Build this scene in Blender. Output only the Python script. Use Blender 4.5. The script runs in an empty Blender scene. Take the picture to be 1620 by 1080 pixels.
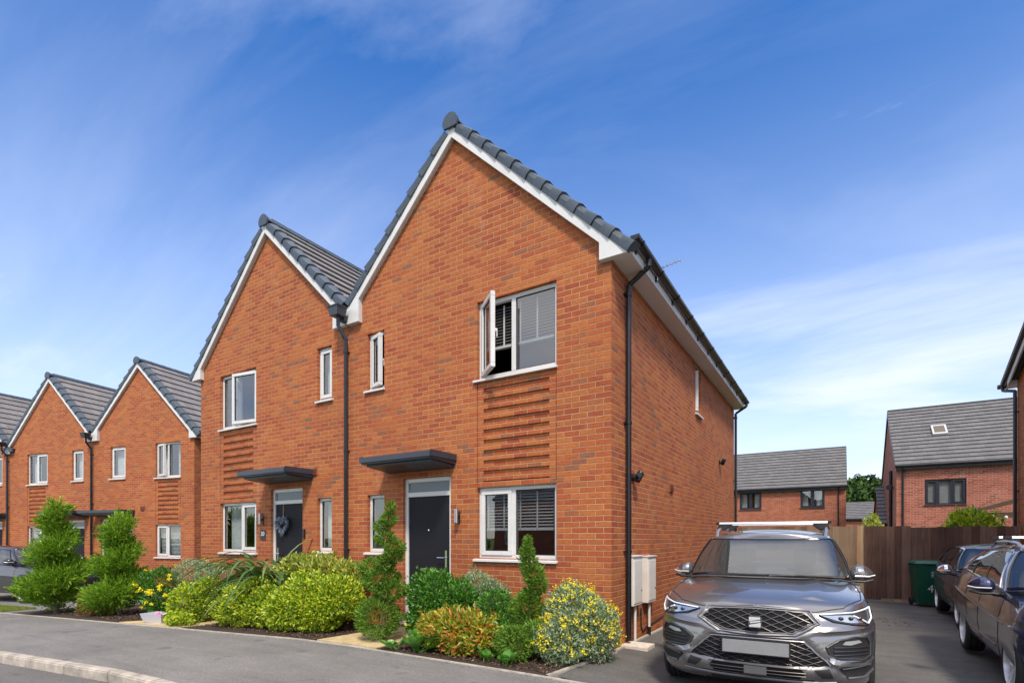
import bpy, bmesh, math, random
import numpy as np
from mathutils import Vector, Matrix
from mathutils.bvhtree import BVHTree
from mathutils.geometry import delaunay_2d_cdt, intersect_point_tri_2d
random.seed(7); RNG = np.random.default_rng(7)
scene = bpy.context.scene
col = scene.collection
R = math.radians

# ------------------------------------------------------------------ camera
cam = bpy.data.cameras.new("camera"); camo = bpy.data.objects.new("camera", cam); col.objects.link(camo)
scene.camera = camo
camo.location = (2.439, -6.302, 1.44)
camo.rotation_euler = (R(90), 0, R(31.87))
cam.sensor_width = 36; cam.lens = 830/1620*36
cam.shift_y = (850-540)/1620
cam.clip_start = .05; cam.clip_end = 3000
# ------------------------------------------------------------------ light
SUN_EL, SUN_AZ = 53, 36          # elevation; azimuth measured from -y (street side) towards +x
sv = Vector((math.sin(R(SUN_AZ))*math.cos(R(SUN_EL)), -math.cos(R(SUN_AZ))*math.cos(R(SUN_EL)), math.sin(R(SUN_EL))))
sun = bpy.data.lights.new("sun", 'SUN'); suno = bpy.data.objects.new("sun", sun); col.objects.link(suno)
sun.energy = 2.1; sun.angle = R(9); sun.color = (1, .90, .76)
suno.rotation_euler = sv.to_track_quat('Z', 'Y').to_euler(); suno.location = (0, 0, 30)
scene.view_settings.view_transform = 'Standard'; scene.view_settings.look = 'None'
scene.view_settings.exposure = 0.98; scene.view_settings.gamma = 1

def nd(nt, typ, ins=None, **props):
    n = nt.nodes.new(typ)
    for k, v in props.items(): setattr(n, k, v)
    for k, v in (ins or {}).items():
        s = n.inputs[k]
        if isinstance(v, bpy.types.NodeSocket): nt.links.new(v, s)
        else: s.default_value = v
    return n
def M2(nt, op, a, b=None, c=None, clamp=False):
    ins = {0: a}
    if b is not None: ins[1] = b
    if c is not None: ins[2] = c
    return nd(nt, 'ShaderNodeMath', ins, operation=op, use_clamp=clamp).outputs[0]
def ramp(nt, fac, stops, interp='LINEAR'):
    n = nd(nt, 'ShaderNodeValToRGB', {0: fac}); cr = n.color_ramp; cr.interpolation = interp
    while len(cr.elements) < len(stops): cr.elements.new(.5)
    for e, (p, c) in zip(cr.elements, stops): e.position = p; e.color = (*c, 1) if len(c) == 3 else c
    return n.outputs[0]
def mix(nt, f, a, b, mode='MIX'):
    n = nd(nt, 'ShaderNodeMix', {0: f}, data_type='RGBA', blend_type=mode)
    for s, v in ((6, a), (7, b)):
        if isinstance(v, bpy.types.NodeSocket): nt.links.new(v, n.inputs[s])
        else: n.inputs[s].default_value = (*v, 1) if len(v) == 3 else v
    return n.outputs[2]
def maprange(nt, v, a, b, c=0., d=1.):
    return nd(nt, 'ShaderNodeMapRange', {0: v, 1: a, 2: b, 3: c, 4: d}).outputs[0]

world = bpy.data.worlds.new("World"); scene.world = world; world.use_nodes = True
wt = world.node_tree; wt.nodes.clear()
sky = nd(wt, 'ShaderNodeTexSky', sky_type='NISHITA', sun_disc=False, sun_elevation=R(SUN_EL),
         sun_rotation=math.atan2(sv.x, sv.y), altitude=0, air_density=1.0, dust_density=.3, ozone_density=3.0)
g = nd(wt, 'ShaderNodeTexCoord').outputs['Generated']
sx = nd(wt, 'ShaderNodeSeparateXYZ', {0: g})
zc = M2(wt, 'MAXIMUM', sx.outputs[2], 0.0)
dn = M2(wt, 'ADD', zc, .16)
cv = nd(wt, 'ShaderNodeCombineXYZ', {0: M2(wt, 'DIVIDE', sx.outputs[0], dn), 1: M2(wt, 'DIVIDE', sx.outputs[1], dn), 2: 0.}).outputs[0]
mp = nd(wt, 'ShaderNodeMapping', {0: cv, 1: (1.3, .4, 0), 2: (0, 0, R(-32)), 3: (.45, 1.0, 1)}).outputs[0]
n1 = nd(wt, 'ShaderNodeTexNoise', {'Vector': mp, 'Scale': .8, 'Detail': 9., 'Roughness': .58, 'Distortion': .5}).outputs[0]
mp2 = nd(wt, 'ShaderNodeMapping', {0: cv, 1: (4.3, 2.1, 0), 2: (0, 0, R(-20)), 3: (.9, 2.4, 1)}).outputs[0]
n2 = nd(wt, 'ShaderNodeTexNoise', {'Vector': mp2, 'Scale': 1.1, 'Detail': 10., 'Roughness': .62, 'Distortion': 1.0}).outputs[0]
low = maprange(wt, zc, .0, .55, 1., 0.)
high = maprange(wt, zc, .72, .88, 0., 1.)                  # cloud sheet overhead, above the picture
back = maprange(wt, sx.outputs[1], .12, -.3, 0., 1.)      # the sky over the street side is cloudier
c1 = M2(wt, 'MULTIPLY', maprange(wt, M2(wt, 'ADD', n1, M2(wt, 'ADD', M2(wt, 'MULTIPLY', M2(wt, 'MULTIPLY', low, M2(wt, 'SUBTRACT', 1., M2(wt, 'MULTIPLY', back, .8))), .37), M2(wt, 'MAXIMUM', M2(wt, 'MULTIPLY', back, .20), M2(wt, 'MULTIPLY', high, .32)))), .52, .84), .85)
c2 = M2(wt, 'MULTIPLY', maprange(wt, n2, .60, .84), .35)
haze_ = M2(wt, 'MULTIPLY', M2(wt, 'POWER', maprange(wt, zc, 0., .72, 1., 0.), 1.45), .84)
n3 = nd(wt, 'ShaderNodeTexNoise', {'Vector': nd(wt, 'ShaderNodeMapping', {0: cv, 1: (7.7, 3.3, 0), 2: (0, 0, R(12)), 3: (.35, .9, 1)}).outputs[0], 'Scale': 1.5, 'Detail': 8., 'Roughness': .6, 'Distortion': .8}).outputs[0]
c3 = M2(wt, 'MULTIPLY', maprange(wt, n3, .42, .76), .17)
haze_ = M2(wt, 'MULTIPLY', haze_, M2(wt, 'SUBTRACT', 1., M2(wt, 'MULTIPLY', back, .6)))
cm = M2(wt, 'ADD', M2(wt, 'MAXIMUM', M2(wt, 'MAXIMUM', c1, c2), haze_), c3, clamp=True)
skc = nd(wt, 'ShaderNodeHueSaturation', {'Hue': .508, 'Saturation': 1.34, 'Value': 1.18, 'Color': sky.outputs[0]}).outputs[0]
cc = mix(wt, cm, skc, mix(wt, M2(wt, 'MAXIMUM', back, high), (5.1, 5.5, 6.6), (7.9, 7.8, 7.9)))
bg = nd(wt, 'ShaderNodeBackground', {0: cc, 1: .1})
nd(wt, 'ShaderNodeOutputWorld', {0: bg.outputs[0]})

# ------------------------------------------------------------------ materials
MATS = {}
def mat(name, color=(.5, .5, .5), rough=.5, metal=0., spec=.5, coat=0., noise=0., nscale=8., bump=0., bscale=60., coatr=.03):
    if name in MATS: return MATS[name]
    m = bpy.data.materials.new(name); m.use_nodes = True; nt = m.node_tree
    b = nt.nodes['Principled BSDF']
    b.inputs['Base Color'].default_value = (*color, 1); b.inputs['Roughness'].default_value = rough
    b.inputs['Metallic'].default_value = metal; b.inputs['Specular IOR Level'].default_value = spec
    b.inputs['Coat Weight'].default_value = coat; b.inputs['Coat Roughness'].default_value = coatr
    tc = nd(nt, 'ShaderNodeTexCoord').outputs['Object']
    if noise:
        n = nd(nt, 'ShaderNodeTexNoise', {'Vector': tc, 'Scale': nscale, 'Detail': 6., 'Roughness': .65}).outputs[0]
        lo = tuple(c*(1-noise) for c in color); hi = tuple(min(1, c*(1+noise)) for c in color)
        nt.links.new(ramp(nt, n, [(.3, lo), (.7, hi)]), b.inputs['Base Color'])
        nt.links.new(maprange(nt, n, .3, .7, max(0, rough-.08), min(1, rough+.08)), b.inputs['Roughness'])
    if bump:
        n = nd(nt, 'ShaderNodeTexNoise', {'Vector': tc, 'Scale': bscale, 'Detail': 4.}).outputs[0]
        nt.links.new(nd(nt, 'ShaderNodeBump', {'Height': n, 'Strength': bump, 'Distance': .01}).outputs[0], b.inputs['Normal'])
    MATS[name] = m; return m

def brick_mat(name, stops, mortar, seed=0.):
    m = bpy.data.materials.new(name); m.use_nodes = True; nt = m.node_tree; b = nt.nodes['Principled BSDF']
    tc = nd(nt, 'ShaderNodeTexCoord').outputs['Object']
    s = nd(nt, 'ShaderNodeSeparateXYZ', {0: tc})
    u = M2(nt, 'ADD', M2(nt, 'ADD', s.outputs[0], s.outputs[1]), 100.)
    v = M2(nt, 'DIVIDE', M2(nt, 'ADD', s.outputs[2], 3.), .075)
    row = M2(nt, 'FLOOR', v); fv = M2(nt, 'FRACT', v)
    uu = M2(nt, 'ADD', M2(nt, 'DIVIDE', u, .225), M2(nt, 'MULTIPLY', M2(nt, 'MODULO', row, 2.), .5))
    cl = M2(nt, 'FLOOR', uu); fu = M2(nt, 'FRACT', uu)
    wob = nd(nt, 'ShaderNodeTexNoise', {'Vector': tc, 'Scale': 45., 'Detail': 2.}).outputs[0]
    wob = M2(nt, 'MULTIPLY', M2(nt, 'SUBTRACT', wob, .5), .05)
    du = M2(nt, 'MULTIPLY', M2(nt, 'SUBTRACT', .5, M2(nt, 'ABSOLUTE', M2(nt, 'SUBTRACT', fu, .5))), .225)
    dv = M2(nt, 'MULTIPLY', M2(nt, 'SUBTRACT', .5, M2(nt, 'ABSOLUTE', M2(nt, 'SUBTRACT', fv, .5))), .075)
    dmin = M2(nt, 'ADD', M2(nt, 'MINIMUM', du, dv), M2(nt, 'MULTIPLY', wob, .03))
    mort = maprange(nt, dmin, .0035, .0065, 1., 0.)
    rnd = nd(nt, 'ShaderNodeTexWhiteNoise', {'Vector': nd(nt, 'ShaderNodeCombineXYZ', {0: cl, 1: row, 2: seed}).outputs[0]}, noise_dimensions='3D')
    big = nd(nt, 'ShaderNodeTexNoise', {'Vector': tc, 'Scale': .9, 'Detail': 3.}).outputs[0]
    fac = M2(nt, 'ADD', M2(nt, 'MULTIPLY', rnd.outputs[0], .86), M2(nt, 'MULTIPLY', M2(nt, 'SUBTRACT', big, .43), .7), clamp=True)
    cb = ramp(nt, fac, stops)
    # streaky drag-faced texture inside each brick
    st = nd(nt, 'ShaderNodeMapping', {0: tc, 3: (14, 14, 60)}).outputs[0]
    sn = nd(nt, 'ShaderNodeTexNoise', {'Vector': st, 'Scale': 1., 'Detail': 5., 'Roughness': .7}).outputs[0]
    cb = mix(nt, 1., cb, ramp(nt, sn, [(.28, (.66, .64, .62)), (.5, (1, 1, 1)), (.72, (1.25, 1.26, 1.22))]), 'MULTIPLY')
    fn = nd(nt, 'ShaderNodeTexNoise', {'Vector': tc, 'Scale': 260., 'Detail': 2.}).outputs[0]
    mc = mix(nt, fn, tuple(c*.75 for c in mortar), tuple(min(1, c*1.2) for c in mortar))
    mc = mix(nt, maprange(nt, big, .42, .62), mc, tuple(c*.62 for c in mortar))
    fin = mix(nt, mort, cb, mc)
    w1 = nd(nt, 'ShaderNodeTexNoise', {'Vector': tc, 'Scale': .45, 'Detail': 7., 'Roughness': .68}).outputs[0]
    fin = mix(nt, 1., fin, ramp(nt, w1, [(.32, (.84, .85, .88)), (.5, (1, 1, 1)), (.68, (1.12, 1.12, 1.10))]), 'MULTIPLY')
    w2 = nd(nt, 'ShaderNodeTexNoise', {'Vector': nd(nt, 'ShaderNodeMapping', {0: tc, 3: (1.6, 1.6, .55)}).outputs[0], 'Scale': 1.3, 'Detail': 9., 'Roughness': .75}).outputs[0]
    fin = mix(nt, M2(nt, 'MULTIPLY', maprange(nt, w2, .58, .80), .28), fin, (.62, .48, .38))
    nt.links.new(fin, b.inputs['Base Color'])
    b.inputs['Roughness'].default_value = .85; b.inputs['Specular IOR Level'].default_value = .25
    h = M2(nt, 'ADD', M2(nt, 'MULTIPLY', maprange(nt, dmin, .002, .009), 1.), M2(nt, 'MULTIPLY', sn, .35))
    nt.links.new(nd(nt, 'ShaderNodeBump', {'Height': h, 'Strength': .6, 'Distance': .006}).outputs[0], b.inputs['Normal'])
    return m
BRICK = brick_mat('orange_brick', [(0, (.31, .074, .032)), (.25, (.36, .094, .034)), (.5, (.39, .114, .037)), (.72, (.43, .142, .043)), (.84, (.36, .116, .043)), (.92, (.26, .098, .050)), (1, (.21, .098, .058))], (.50, .275, .155))
BRICK_RED = brick_mat('red_brick', [(0, (.20, .052, .036)), (.4, (.30, .082, .052)), (.8, (.36, .11, .07)), (1, (.24, .08, .055))], (.52, .40, .33), 3.)
BRICK_MID = brick_mat('mid_brick', [(0, (.25, .062, .037)), (.4, (.34, .095, .052)), (.8, (.40, .125, .066)), (1, (.28, .09, .055))], (.52, .36, .26), 5.)

def tile_mat(name, base, var=.18, warm=0.):
    m = bpy.data.materials.new(name); m.use_nodes = True; nt = m.node_tree; b = nt.nodes['Principled BSDF']
    tc = nd(nt, 'ShaderNodeTexCoord').outputs['UV']
    s = nd(nt, 'ShaderNodeSeparateXYZ', {0: tc})
    row = M2(nt, 'FLOOR', s.outputs[1])
    uu = M2(nt, 'ADD', M2(nt, 'DIVIDE', s.outputs[0], .30), M2(nt, 'MULTIPLY', M2(nt, 'MODULO', row, 2.), .5))
    cl = M2(nt, 'FLOOR', uu); fu = M2(nt, 'FRACT', uu)
    e = M2(nt, 'SUBTRACT', .5, M2(nt, 'ABSOLUTE', M2(nt, 'SUBTRACT', fu, .5)))
    j = maprange(nt, e, .008, .02, 1., 0.)
    rn = nd(nt, 'ShaderNodeTexWhiteNoise', {'Vector': nd(nt, 'ShaderNodeCombineXYZ', {0: cl, 1: row}).outputs[0]}, noise_dimensions='3D').outputs[0]
    ob = nd(nt, 'ShaderNodeTexCoord').outputs['Object']
    nz = nd(nt, 'ShaderNodeTexNoise', {'Vector': ob, 'Scale': 2.2, 'Detail': 8., 'Roughness': .7}).outputs[0]
    f = M2(nt, 'ADD', M2(nt, 'MULTIPLY', rn, .4), M2(nt, 'MULTIPLY', nz, .6))
    c = ramp(nt, f, [(.2, tuple(x*(1-var) for x in base)), (.8, tuple(x*(1+var) for x in base))])
    c = mix(nt, j, c, tuple(x*(.6 if 'far' in name else .4) for x in base))
    nt.links.new(c, b.inputs['Base Color']); b.inputs['Roughness'].default_value = .72; b.inputs['Specular IOR Level'].default_value = .35
    fz = nd(nt, 'ShaderNodeTexNoise', {'Vector': ob, 'Scale': 120., 'Detail': 3.}).outputs[0]
    hh = M2(nt, 'SUBTRACT', M2(nt, 'MULTIPLY', fz, .25), M2(nt, 'MULTIPLY', j, .8))
    nt.links.new(nd(nt, 'ShaderNodeBump', {'Height': hh, 'Strength': .5, 'Distance': .008}).outputs[0], b.inputs['Normal'])
    return m
TILE = tile_mat('roof_tile', (.20, .185, .18))
TILE_FAR = tile_mat('far_roof_tile', (.145, .14, .14))

def asphalt(name, base, warm=(1, .97, .94), scale=1.):
    m = bpy.data.materials.new(name); m.use_nodes = True; nt = m.node_tree; b = nt.nodes['Principled BSDF']
    tc = nd(nt, 'ShaderNodeTexCoord').outputs['Object']
    a = nd(nt, 'ShaderNodeTexNoise', {'Vector': tc, 'Scale': .8, 'Detail': 6., 'Roughness': .6}).outputs[0]
    s = nd(nt, 'ShaderNodeTexVoronoi', {'Vector': tc, 'Scale': 150.*scale}, feature='F1')
    f = nd(nt, 'ShaderNodeTexNoise', {'Vector': tc, 'Scale': 90., 'Detail': 3.}).outputs[0]
    st = nd(nt, 'ShaderNodeTexNoise', {'Vector': nd(nt, 'ShaderNodeMapping', {0: tc, 2: (0, 0, R(8)), 3: (.35, 2.4, 1)}).outputs[0], 'Scale': 1.6, 'Detail': 7., 'Roughness': .65, 'Distortion': .6}).outputs[0]
    lum = M2(nt, 'ADD', M2(nt, 'MULTIPLY', a, .5), M2(nt, 'MULTIPLY', st, .5))
    c = ramp(nt, lum, [(.34, tuple(base*w*.78 for w in warm)), (.5, tuple(base*w for w in warm)), (.66, tuple(base*w*1.25 for w in warm))])
    grain = ramp(nt, M2(nt, 'ADD', M2(nt, 'MULTIPLY', s.outputs['Color'], .6), M2(nt, 'MULTIPLY', f, .4)), [(.15, (.55, .55, .55)), (.6, (1, 1, 1)), (.9, (1.7, 1.66, 1.6))])
    c = mix(nt, 1., c, grain, 'MULTIPLY')
    sp = nd(nt, 'ShaderNodeTexNoise', {'Vector': tc, 'Scale': 3.1, 'Detail': 3., 'Roughness': .5, 'Distortion': .3}).outputs[0]
    c = mix(nt, M2(nt, 'MULTIPLY', maprange(nt, sp, .64, .72), .45), c, (base*.35,)*3)
    s2 = nd(nt, 'ShaderNodeTexVoronoi', {'Vector': tc, 'Scale': 9.}, feature='F1')
    c = mix(nt, M2(nt, 'MULTIPLY', maprange(nt, s2.outputs['Distance'], .035, .02, 0., 1.), .8), c, (.42, .39, .33))
    nt.links.new(c, b.inputs['Base Color']); b.inputs['Roughness'].default_value = .88; b.inputs['Specular IOR Level'].default_value = .3
    nt.links.new(nd(nt, 'ShaderNodeBump', {'Height': s.outputs['Distance'], 'Strength': .5, 'Distance': .004}).outputs[0], b.inputs['Normal'])
    return m
ASPH_PAVE = asphalt('pavement_asphalt', .205, (1, .955, .90)); ASPH_DRIVE = asphalt('drive_asphalt', .125, (1, .95, .89)); ASPH_ROAD = asphalt('road_asphalt', .15, (1, .95, .90))
KERBM = mat('kerb_concrete', (.42, .37, .31), .9, noise=.38, nscale=5, bump=.5, bscale=90)
EDGEM = mat('edging_concrete', (.40, .36, .30), .9, noise=.3, nscale=9, bump=.4)
SAND = mat('sandstone', (.52, .40, .21), .85, noise=.22, nscale=5, bump=.4, bscale=50)
SOIL = mat('bark_soil', (.045, .027, .018), .95, noise=.5, nscale=30, bump=1., bscale=60)
EARTH = mat('verge_grass', (.10, .14, .03), .95, noise=.4, nscale=2, bump=.6)
WHITE = mat('white_upvc', (.66, .655, .64), .3, noise=.06, nscale=2.5)
WHITE_D = mat('white_soffit', (.62, .60, .575), .45, noise=.05, nscale=2)
SEAL = mat('gasket', (.02, .02, .02), .6)
DARKT = mat('verge_slate_grey', (.052, .070, .090), .42, noise=.18, nscale=6, bump=.15, bscale=30)
BLACKP = mat('black_upvc', (.012, .013, .016), .32, noise=.25, nscale=5)
BLUEG = mat('canopy_grey', (.035, .045, .062), .38, noise=.15, nscale=4)
DOORM = mat('black_door', (.012, .012, .017), .6, spec=.25, noise=.2, nscale=30, bump=.25, bscale=120)
STEEL = mat('brushed_steel', (.55, .55, .55), .28, metal=1.)
CHROME = mat('chrome', (.85, .85, .86), .07, metal=1.)
CREAM = mat('meter_box_cream', (.74, .70, .64), .5, noise=.06, nscale=8, bump=.1)
PIPEW = mat('pipe_white', (.72, .68, .64), .4, noise=.05)
BLIND_L = mat('blind_white', (.85, .85, .84), .5)
BLIND = mat('blind_slats', (.5, .5, .5), .5)
CURTAIN = mat('curtain', (.80, .79, .76), .9, noise=.1, nscale=6)
INTER = mat('room_dark', (.05, .045, .04), .9)
TERRA = mat('vent_terracotta', (.25, .08, .04), .8, noise=.2, nscale=30)
RUBBER = mat('tyre_rubber', (.018, .018, .019), .75, noise=.25, nscale=20)
PLASTIC = mat('black_plastic', (.014, .014, .015), .55, noise=.2, nscale=15)
GLOSSB = mat('gloss_black', (.008, .008, .009), .12)

def glass_mat(name, ior=1.55, tint=(.75, .8, .8), dirt=.0, refl=(1, 1, 1)):
    m = bpy.data.materials.new(name); m.use_nodes = True; nt = m.node_tree; nt.nodes.clear()
    t = nd(nt, 'ShaderNodeBsdfTransparent', {0: (*tint, 1)})
    tc = nd(nt, 'ShaderNodeTexCoord').outputs['Object']
    nz = nd(nt, 'ShaderNodeTexNoise', {'Vector': tc, 'Scale': 1.3, 'Detail': 1.}).outputs[0]
    bp = nd(nt, 'ShaderNodeBump', {'Height': nz, 'Strength': .12, 'Distance': .02}).outputs[0]
    gl = nd(nt, 'ShaderNodeBsdfGlossy', {0: (*refl, 1), 'Roughness': .01, 'Normal': bp})
    fr = nd(nt, 'ShaderNodeFresnel', {'IOR': ior, 'Normal': bp}).outputs[0]
    bf = nd(nt, 'ShaderNodeNewGeometry').outputs['Backfacing']
    mx = nd(nt, 'ShaderNodeMixShader', {0: M2(nt, 'MULTIPLY', fr, M2(nt, 'SUBTRACT', 1., bf)), 1: t.outputs[0], 2: gl.outputs[0]})
    out = mx
    if dirt:
        df = nd(nt, 'ShaderNodeBsdfDiffuse', {0: (.45, .47, .47, 1)})
        out = nd(nt, 'ShaderNodeMixShader', {0: dirt, 1: mx.outputs[0], 2: df.outputs[0]})
    nd(nt, 'ShaderNodeOutputMaterial', {0: out.outputs[0]})
    return m
GLASS = glass_mat('window_glass', 2.35, (.80, .83, .84))
CARGLASS = glass_mat('car_glass', 1.9, (.36, .40, .39), .02)
WSGLASS = glass_mat('windscreen_glass', 2.2, (.40, .46, .44), .06)
LENS = glass_mat('lamp_lens', 1.5, (.85, .88, .9), .04)
FROST = mat('frosted_glass', (.12, .15, .17), .12)

def paint(name, base, flake=.35, metal=.6):
    m = mat(name, base, .32, metal=metal, coat=1., coatr=.02)
    nt = m.node_tree; b = nt.nodes['Principled BSDF']
    tc = nd(nt, 'ShaderNodeTexCoord').outputs['Object']
    n = nd(nt, 'ShaderNodeTexNoise', {'Vector': tc, 'Scale': 900., 'Detail': 1.}).outputs[0]
    nt.links.new(maprange(nt, n, .3, .7, .25, .25+flake*.4), b.inputs['Roughness'])
    return m
P_GREY = paint('paint_metallic_grey', (.27, .26, .265), .2, .8)
P_NAVY = paint('paint_navy', (.035, .042, .095))
P_DARK = paint('paint_dark_grey', (.15, .16, .175))
P_BLACKG = paint('paint_charcoal', (.035, .033, .040))

def wood_mat(name, a, bcol, c):
    m = bpy.data.materials.new(name); m.use_nodes = True; nt = m.node_tree; b = nt.nodes['Principled BSDF']
    tc = nd(nt, 'ShaderNodeTexCoord').outputs['Object']
    s = nd(nt, 'ShaderNodeSeparateXYZ', {0: tc})
    cell = M2(nt, 'FLOOR', M2(nt, 'DIVIDE', s.outputs[0], .145))
    rn = nd(nt, 'ShaderNodeTexWhiteNoise', {'W': cell}, noise_dimensions='1D').outputs[0]
    mpv = nd(nt, 'ShaderNodeMapping', {0: tc, 3: (26, 5, .9)}).outputs[0]
    n = nd(nt, 'ShaderNodeTexNoise', {'Vector': mpv, 'Scale': 1.5, 'Detail': 8., 'Roughness': .7}).outputs[0]
    n2_ = nd(nt, 'ShaderNodeTexNoise', {'Vector': tc, 'Scale': 2.2, 'Detail': 4.}).outputs[0]
    f = M2(nt, 'ADD', M2(nt, 'MULTIPLY', n, .5), M2(nt, 'ADD', M2(nt, 'MULTIPLY', rn, .28), M2(nt, 'MULTIPLY', n2_, .25)))
    nt.links.new(ramp(nt, f, [(.3, a), (.5, bcol), (.75, c)]), b.inputs['Base Color'])
    b.inputs['Roughness'].default_value = .85
    nt.links.new(nd(nt, 'ShaderNodeBump', {'Height': n, 'Strength': .5, 'Distance': .006}).outputs[0], b.inputs['Normal'])
    return m
W_DARK = wood_mat('fence_dark', (.06, .032, .023), (.15, .083, .058), (.30, .19, .135))
W_LIGHT = wood_mat('fence_weathered', (.10, .06, .035), (.21, .14, .085), (.34, .25, .17))
W_POST = wood_mat('post_timber', (.25, .17, .09), (.40, .28, .16), (.52, .38, .22))

def leaf_mat(name, stops, rough=.42, trans=.3, spec=.45):
    m = bpy.data.materials.new(name); m.use_nodes = True; nt = m.node_tree; b = nt.nodes['Principled BSDF']
    ri = nd(nt, 'ShaderNodeNewGeometry').outputs['Random Per Island']
    c = ramp(nt, ri, stops)
    nt.links.new(c, b.inputs['Base Color']); b.inputs['Roughness'].default_value = rough
    b.inputs['Specular IOR Level'].default_value = spec
    out = [n for n in nt.nodes if n.type == 'OUTPUT_MATERIAL'][0]
    tr = nd(nt, 'ShaderNodeBsdfTranslucent', {0: mix(nt, 1., c, (1.3, 1.35, .7), 'MULTIPLY')})
    mx = nd(nt, 'ShaderNodeMixShader', {0: trans, 1: b.outputs[0], 2: tr.outputs[0]})
    nt.links.new(mx.outputs[0], out.inputs[0]); return m
L_LIME = leaf_mat('leaf_lime', [(0, (.05, .15, .015)), (.18, (.14, .28, .02)), (.4, (.32, .46, .025)), (.75, (.52, .58, .03)), (1, (.66, .64, .06))])
L_MID = leaf_mat('leaf_mid_green', [(0, (.035, .11, .015)), (.5, (.065, .19, .02)), (1, (.13, .30, .035))])
L_GLOSSY = leaf_mat('leaf_glossy_green', [(0, (.03, .11, .014)), (.5, (.065, .20, .022)), (.85, (.12, .30, .035)), (1, (.22, .42, .06))], .3)
L_CONIF = leaf_mat('leaf_conifer', [(0, (.06, .15, .012)), (.5, (.17, .33, .020)), (.85, (.32, .52, .04)), (1, (.50, .66, .07))], .6, .25, .3)
L_TOPI = leaf_mat('leaf_topiary', [(0, (.06, .14, .02)), (.5, (.14, .27, .03)), (1, (.28, .44, .06))], .6, .25, .3)
L_SILVER = leaf_mat('leaf_silver', [(0, (.12, .21, .08)), (.5, (.25, .34, .18)), (1, (.48, .54, .38))], .7, .15, .25)
L_YELLOW = leaf_mat('petal_yellow', [(0, (.75, .60, .01)), (1, (.90, .78, .03))], .6, .3)
L_NAND = leaf_mat('leaf_nandina', [(0, (.08, .20, .02)), (.35, (.26, .38, .03)), (.6, (.52, .46, .05)), (.85, (.66, .30, .06)), (1, (.55, .08, .04))])
L_NANDG = leaf_mat('leaf_nandina_green', [(0, (.06, .14, .02)), (.5, (.14, .24, .03)), (.8, (.34, .18, .04)), (1, (.50, .05, .03))])
L_STRAP = leaf_mat('leaf_strap', [(0, (.055, .12, .035)), (.5, (.11, .20, .06)), (1, (.22, .28, .10))], .35, .15, .5)
L_BERG = leaf_mat('leaf_bergenia', [(0, (.06, .20, .02)), (1, (.14, .34, .05))], .3, .25, .5)
L_VARIE = leaf_mat('leaf_variegated', [(0, (.12, .22, .03)), (.5, (.36, .40, .05)), (1, (.62, .58, .16))])
L_PINE = leaf_mat('leaf_pine', [(0, (.02, .05, .012)), (.5, (.045, .09, .02)), (1, (.08, .14, .035))], .8, .1, .2)
L_GRASS = leaf_mat('leaf_grass', [(0, (.12, .20, .03)), (1, (.32, .36, .06))])
L_MULCH = leaf_mat('bark_chips', [(0, (.03, .018, .012)), (.6, (.09, .05, .03)), (.93, (.16, .10, .06)), (1, (.45, .38, .30))], .9, 0.)
BARK = mat('bark', (.13, .09, .06), .9, noise=.3, nscale=25, bump=.6)
L_BLUE = leaf_mat('wreath_blue', [(0, (.07, .09, .16)), (.5, (.18, .22, .32)), (1, (.50, .52, .56))], .7, .1)

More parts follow.
